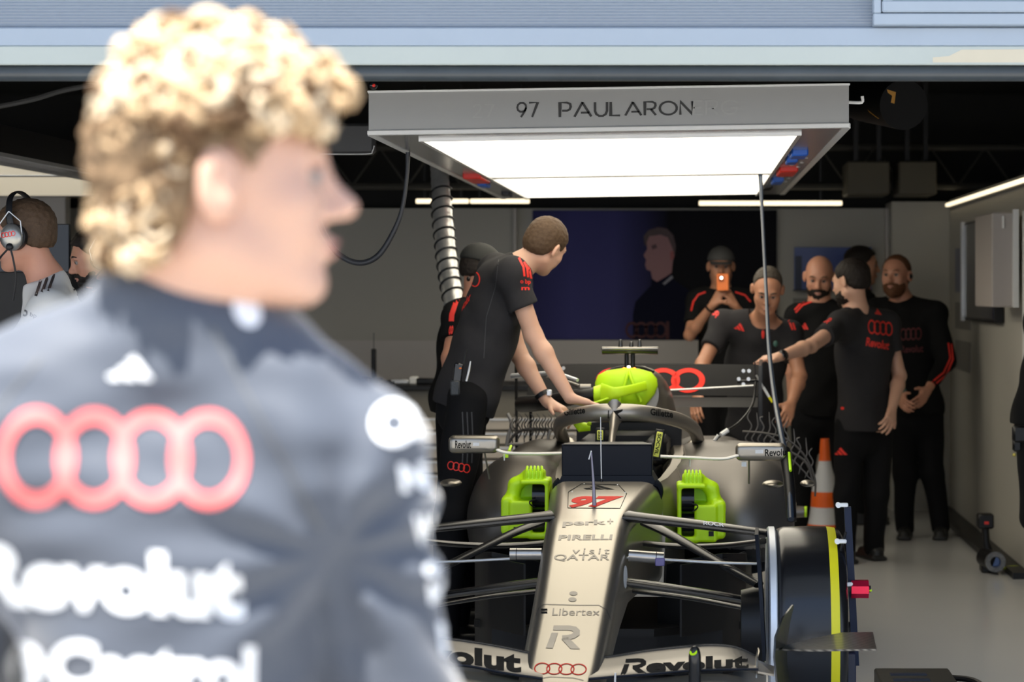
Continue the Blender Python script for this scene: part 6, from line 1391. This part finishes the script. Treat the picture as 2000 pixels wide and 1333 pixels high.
# ---- crew member cut by the right edge
J = JJ(10.6, head=(2080, 455), neck=(2080, 515), shL=(2120, 555, 10.6), shR=(2040, 555, 10.6), elL=(2130, 670, 10.6), elR=(2040, 670, 10.7), wrL=(2128, 770, 10.5), wrR=(2045, 760, 10.5),
       hipL=(2060, 820, 10.6), hipR=(2026, 820, 10.6), knL=(2064, 1010, 10.6), knR=(2020, 1010, 10.6), anL=(2064, 1172, 10.6), anR=(2024, 1172, 10.6))
P13, *_r = person('crew member in black shorts cut off by the right edge of the view', J, (0, -1, 0), (0, -1, -.1), (0, 0, 1), sk_a, m_shirtb, hairm=h_brown, shorts=True, seed=31, s=.98)
tp = empty('tool_pouch', 'black tool pouch with yellow tip at the hip of the person at the right edge', 'pouch', W(1990, 900, 10.4))
MB().box(W(1992, 848, 10.4), (.035, .03, .04), bev=.01).box(W(1986, 870, 10.4), (.02, .02, .03), bev=.008).build('pouch', m_blk, tp); MB().ell(W(1981, 889, 10.38), (.009, .009, .009), n=10, m=6).build('yellow_tip', mat('tip_yellow', (.6, .5, .1)), tp)

# ================================================================== THE BLOND MAN IN THE FOREGROUND
D1 = 2.15
m_under = mat('undershirt_slate', (.052, .063, .086), .7, sheen=.7, var=.04, vscale=60)
m_print = mat('print_white', (.80, .82, .84), .7); m_printr = mat('print_coral', (.90, .16, .15), .6)
J = JJ(D1, head=(436, 368, 2.16), neck=(368, 585, 2.19), shL=(-2, 862, 2.18), shR=(695, 925, 2.20), elL=(-120, 1400, 2.25), elR=(784, 1420, 2.22), wrL=(-60, 1900, 2.45), wrR=(790, 1930, 2.42),
       hipL=(220, 1740, 2.2), hipR=(420, 1740, 2.2), knL=(200, 2650, 2.18), knR=(440, 2650, 2.18), anL=(200, 3510, 2.2), anR=(440, 3510, 2.2))
for q in ('anL', 'anR'): J[q][2] = .10
for q in ('knL', 'knR'): J[q][2] = .52
root = empty('person', 'young man with curly blond hair in slate long-sleeved top, blurred in the foreground', 'person', (J['anL'][0] / 2 + J['anR'][0] / 2, 2.2, 0))
f = nrm((.10, 1, 0)); R1 = hframe((.98, .20, .02), (0, 0, 1)); sm = (J['shL'] + J['shR']) / 2; hm = (J['hipL'] + J['hipR']) / 2
v = Vol(); head_prims(v, J['head'], R1, 1.0, 1.03, True, .010, 1.12)
v.cone(J['head'] + V3(-.020, 0, -.055), J['neck'] + V3(0, 0, -.02), .060, .067, k=.035); v.cone(J['head'] + V3(-.045, 0, -.03), J['neck'] + V3(-.012, 0, 0), .048, .056, k=.03)
v.cone(J['neck'], sm - (0, 0, .07), .06, .09, k=.04); torso(v, J, f, 1.0, -.014, wide=.85)
for q in 'LR':
    v.cone(J['sh' + q], J['el' + q], .048, .040, k=.025); v.cone(J['el' + q], J['wr' + q], .038, .026, k=.02); v.cone(J['hip' + q], J['kn' + q], .068, .048, k=.03); v.cone(J['kn' + q], J['an' + q], .05, .034, k=.02)
    hand(v, J['wr' + q], (0, .25, -1), (1 if q == 'L' else -1, 0, 0), (0, 1, 0), (.25, .3, .35, .4))
v.build('body', sk_d, root, h=.005, smooth_it=2)
face_bits(root, J['head'], R1, 1.0, hair_m('brow_blond', (.30, .17, .08)), mat('iris_blue', (.06, .10, .14), .15))
# fitted long-sleeved top with a stand-up collar
v = Vol(); upv, fb, lat, Rb = torso(v, J, f, 1.02, .010, wide=.85)
sc = lambda px, py, d=D1: W(px, py, d)
v.cone(sc(400, 695, 2.20), sc(640, 868, 2.20), .074, .064, k=.05); v.cone(sc(330, 700, 2.20), sc(60, 812, 2.20), .078, .074, k=.05)
v.ell(sc(500, 930, 2.17), (.085, .07, .14), None, k=.06); v.ell(sc(130, 930, 2.17), (.10, .07, .14), None, k=.06)
for q in 'LR':
    v.cone(J['sh' + q], J['el' + q], .068, .060, k=.012); v.cone(J['el' + q], J['el' + q] * .08 + J['wr' + q] * .92, .058, .038, k=.03)
v.cone(J['neck'] - (0, 0, .04), J['neck'] + V3(-.008, 0, .030), .084, .071, k=.035)
v.plane(J['neck'] + V3(-.015, 0, .026), (.20, .0, 1), k=.004, lo=J['neck'] - .11, hi=J['neck'] + (.11, .11, .3))
v.plane(hm - (0, 0, .05), (0, 0, -1), k=.003, lo=hm - .3, hi=hm + (.3, .3, -.03))
w1 = wav(.0016, 60, 41, 8, (.5, 1, 2.0)); fx, fz = sc(660, 1080)[0], sc(660, 1080)[2]
def dsp(x, y, z):   # soft creases, stronger ones radiating from the armpit
    r = np.sqrt((x - fx) ** 2 + (z - fz) ** 2); a = np.arctan2(z - fz, x - fx)
    return w1(x, y, z) + .0055 * np.sin(a * 9 + 1.0) * np.exp(-((r - .09) / .07) ** 2)
v.disp = dsp
top = v.build('long_sleeved_top', m_under, root, h=.006, smooth_it=2)
tb = bvh_of([top])
ri = mark('four_rings', rings2d(.15), [(-4, 990), (484, 994), (485, 803), (-2, 796)], m_printr, root, tb, segpx=14, off=.0015)
mark('three_bars', bars2d(), [(205, 742), (299, 742), (297, 682), (222, 712)], m_print, root, tb, segpx=14)
mark('sponsor_lettering', text2d('Revolut', .045), [(-48, 1182), (478, 1212), (472, 1090), (-48, 1058)], m_print, root, tb, segpx=16)
mark('sponsor_lettering', text2d('Castrol', .04), [(96, 1350), (496, 1368), (498, 1262), (98, 1250)], m_print, root, tb, segpx=16)
mark('round_badge', _c, (12, 1254, 88, 1345), m_print, root, tb, segpx=14)
line_mark('ring_mark', [(768 + 32 * math.cos(a), 828 + 32 * math.sin(a)) for a in np.linspace(0, 6.28, 24)], 24, m_print, root, tb, off=.0015); line_mark('sleeve_mark', [(800, 790), (812, 858)], 16, m_print, root, tb)
for qd, t in (([(784, 962), (838, 958), (828, 902), (776, 908)], 'N'), ([(808, 1066), (851, 1064), (848, 1002), (806, 1006)], 'W'), ([(828, 1128), (858, 1126), (852, 1098), (826, 1100)], 'o'), ([(838, 1180), (874, 1176), (866, 1136), (834, 1140)], 'M'), ([(862, 1280), (898, 1276), (888, 1212), (852, 1218)], 'R')):
    mark('sleeve_lettering', text2d(t, .06), qd, m_print, root, tb, segpx=14)
mark('collar_patch', _c, [(470, 648), (520, 630), (490, 570), (444, 580)], m_print, root, tb, segpx=14)
for L in ([(415, 640), (455, 720), (505, 810), (560, 910), (625, 1030)], [(80, 700), (20, 770), (-20, 830)]): line_mark('seam', L, 5, mat('seam_light', (.10, .105, .11), .7), root, tb, off=.001)
v = Vol(); v.cone(hm + (0, 0, .03), hm - (0, 0, .08), .125, .13, k=.05, sq=((1, 0, 0), 1.25))
for q in 'LR': v.cone(J['hip' + q], J['kn' + q], .095, .068, k=.04); v.cone(J['kn' + q], J['an' + q], .068, .052, k=.03)
v.plane((0, 0, .06), (0, 0, -1)); v.disp = wav(.005, 30, 50); v.build('trousers', m_trs, root, h=.009)
for q in 'LR':
    g = J['an' + q] * (1, 1, 0); v = Vol(); v.cone(g + (0, 0, .045) - f * .03, g + (0, 0, .04) + f * .15, .044, .038, k=.02); v.cone(J['an' + q] - (0, 0, .02), g + (0, 0, .05), .05, .045); v.box(g + f * .055 + (0, 0, .014), (.14, .047, .014), frame(f, (0, 0, 1)), rd=.012); v.plane((0, 0, .002), (0, 0, -1)); v.build('shoe', m_shoe, root, h=.008)
# curly hair: a cropped base and many separate curls
hb1 = hair_m('hair_fade', (.17, .11, .06)); hb2 = hair_m('hair_blond', (.42, .295, .17)); hb3 = hair_m('hair_pale', (.60, .48, .33)); hb4 = hair_m('hair_shadow', (.10, .055, .025))  # blond tones, with curl highlights and shadows put into the colour
hr = hair(root, J['head'], R1, hb1, 1.0, th=.012, rough=.004, h=.005, line=[(-.14, -.075), (-.06, -.065), (-.035, -.04), (-.018, .028), (.008, .036), (.022, .02), (.035, .022), (.055, .055), (.075, .085), (.12, .10)])
rs = np.random.RandomState(5); cv = MB(); HC = J['head']; n_ = 0
LL = lambda p: HC + R1[0] * p[0] + R1[1] * p[1] + R1[2] * p[2]
while n_ < 1150:
    u = rs.randn(3); u /= np.linalg.norm(u); base = np.array((-.010, 0, .040)) + u * np.array((.092, .084, .090))
    zl = np.interp(base[0], [-.14, -.10, -.06, -.03, -.01, .03, .055, .08, .12], [-.070, -.062, -.045, .02, .055, .058, .075, .085, .10])
    if base[2] < zl or (base[0] > .05 and base[2] < .075): continue
    topf = np.clip((base[2] - .02) / .10, 0, 1); fr_ = np.clip((base[0] - .02) / .07, 0, 1)
    R_ = rs.uniform(.009, .019) * (.6 + .6 * topf + .25 * fr_); lift = rs.uniform(.0, .030) * (.15 + topf * .85) + .012 * fr_
    p0 = base + u * lift + np.array((fr_ * rs.uniform(0, .048), 0, -fr_ * rs.uniform(-.01, .052) * (base[2] > .06)))
    ax = nrm(u * .4 + rs.randn(3) * .8); e1 = nrm(np.cross(ax, rs.randn(3))); e2 = np.cross(ax, e1); tn = rs.uniform(1.0, 1.9); P = []
    for t in np.linspace(0, 1, 12):
        a = t * tn * 6.28; r = R_ * (1 - .35 * t); P.append(LL(p0 + e1 * r * math.cos(a) + e2 * r * math.sin(a) + ax * (t - .5) * R_ * 1.3))
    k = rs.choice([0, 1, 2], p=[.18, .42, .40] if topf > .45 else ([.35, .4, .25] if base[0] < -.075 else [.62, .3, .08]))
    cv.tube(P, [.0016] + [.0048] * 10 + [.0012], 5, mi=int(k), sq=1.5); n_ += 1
for i in range(230):
    p0 = np.array((rs.uniform(-.118, -.045), rs.uniform(-.072, .072), rs.uniform(-.070, -.005))); p0[:2] *= .98
    q_ = math.hypot((p0[0] + .03) / .085, p0[1] / .075)
    if q_ < .2: continue
    p0[:2] = np.array((-.03, 0)) + (p0[:2] - (-.03, 0)) / q_ * rs.uniform(.92, 1.05); ax = nrm(rs.randn(3)); e1 = nrm(np.cross(ax, rs.randn(3))); e2 = np.cross(ax, e1); R_ = rs.uniform(.006, .012); P = []
    if p0[0] > -.05: continue
    for t in np.linspace(0, 1, 10):
        a = t * 8; P.append(LL(p0 + e1 * R_ * math.cos(a) + e2 * R_ * math.sin(a) + ax * (t - .5) * R_ * 1.4))
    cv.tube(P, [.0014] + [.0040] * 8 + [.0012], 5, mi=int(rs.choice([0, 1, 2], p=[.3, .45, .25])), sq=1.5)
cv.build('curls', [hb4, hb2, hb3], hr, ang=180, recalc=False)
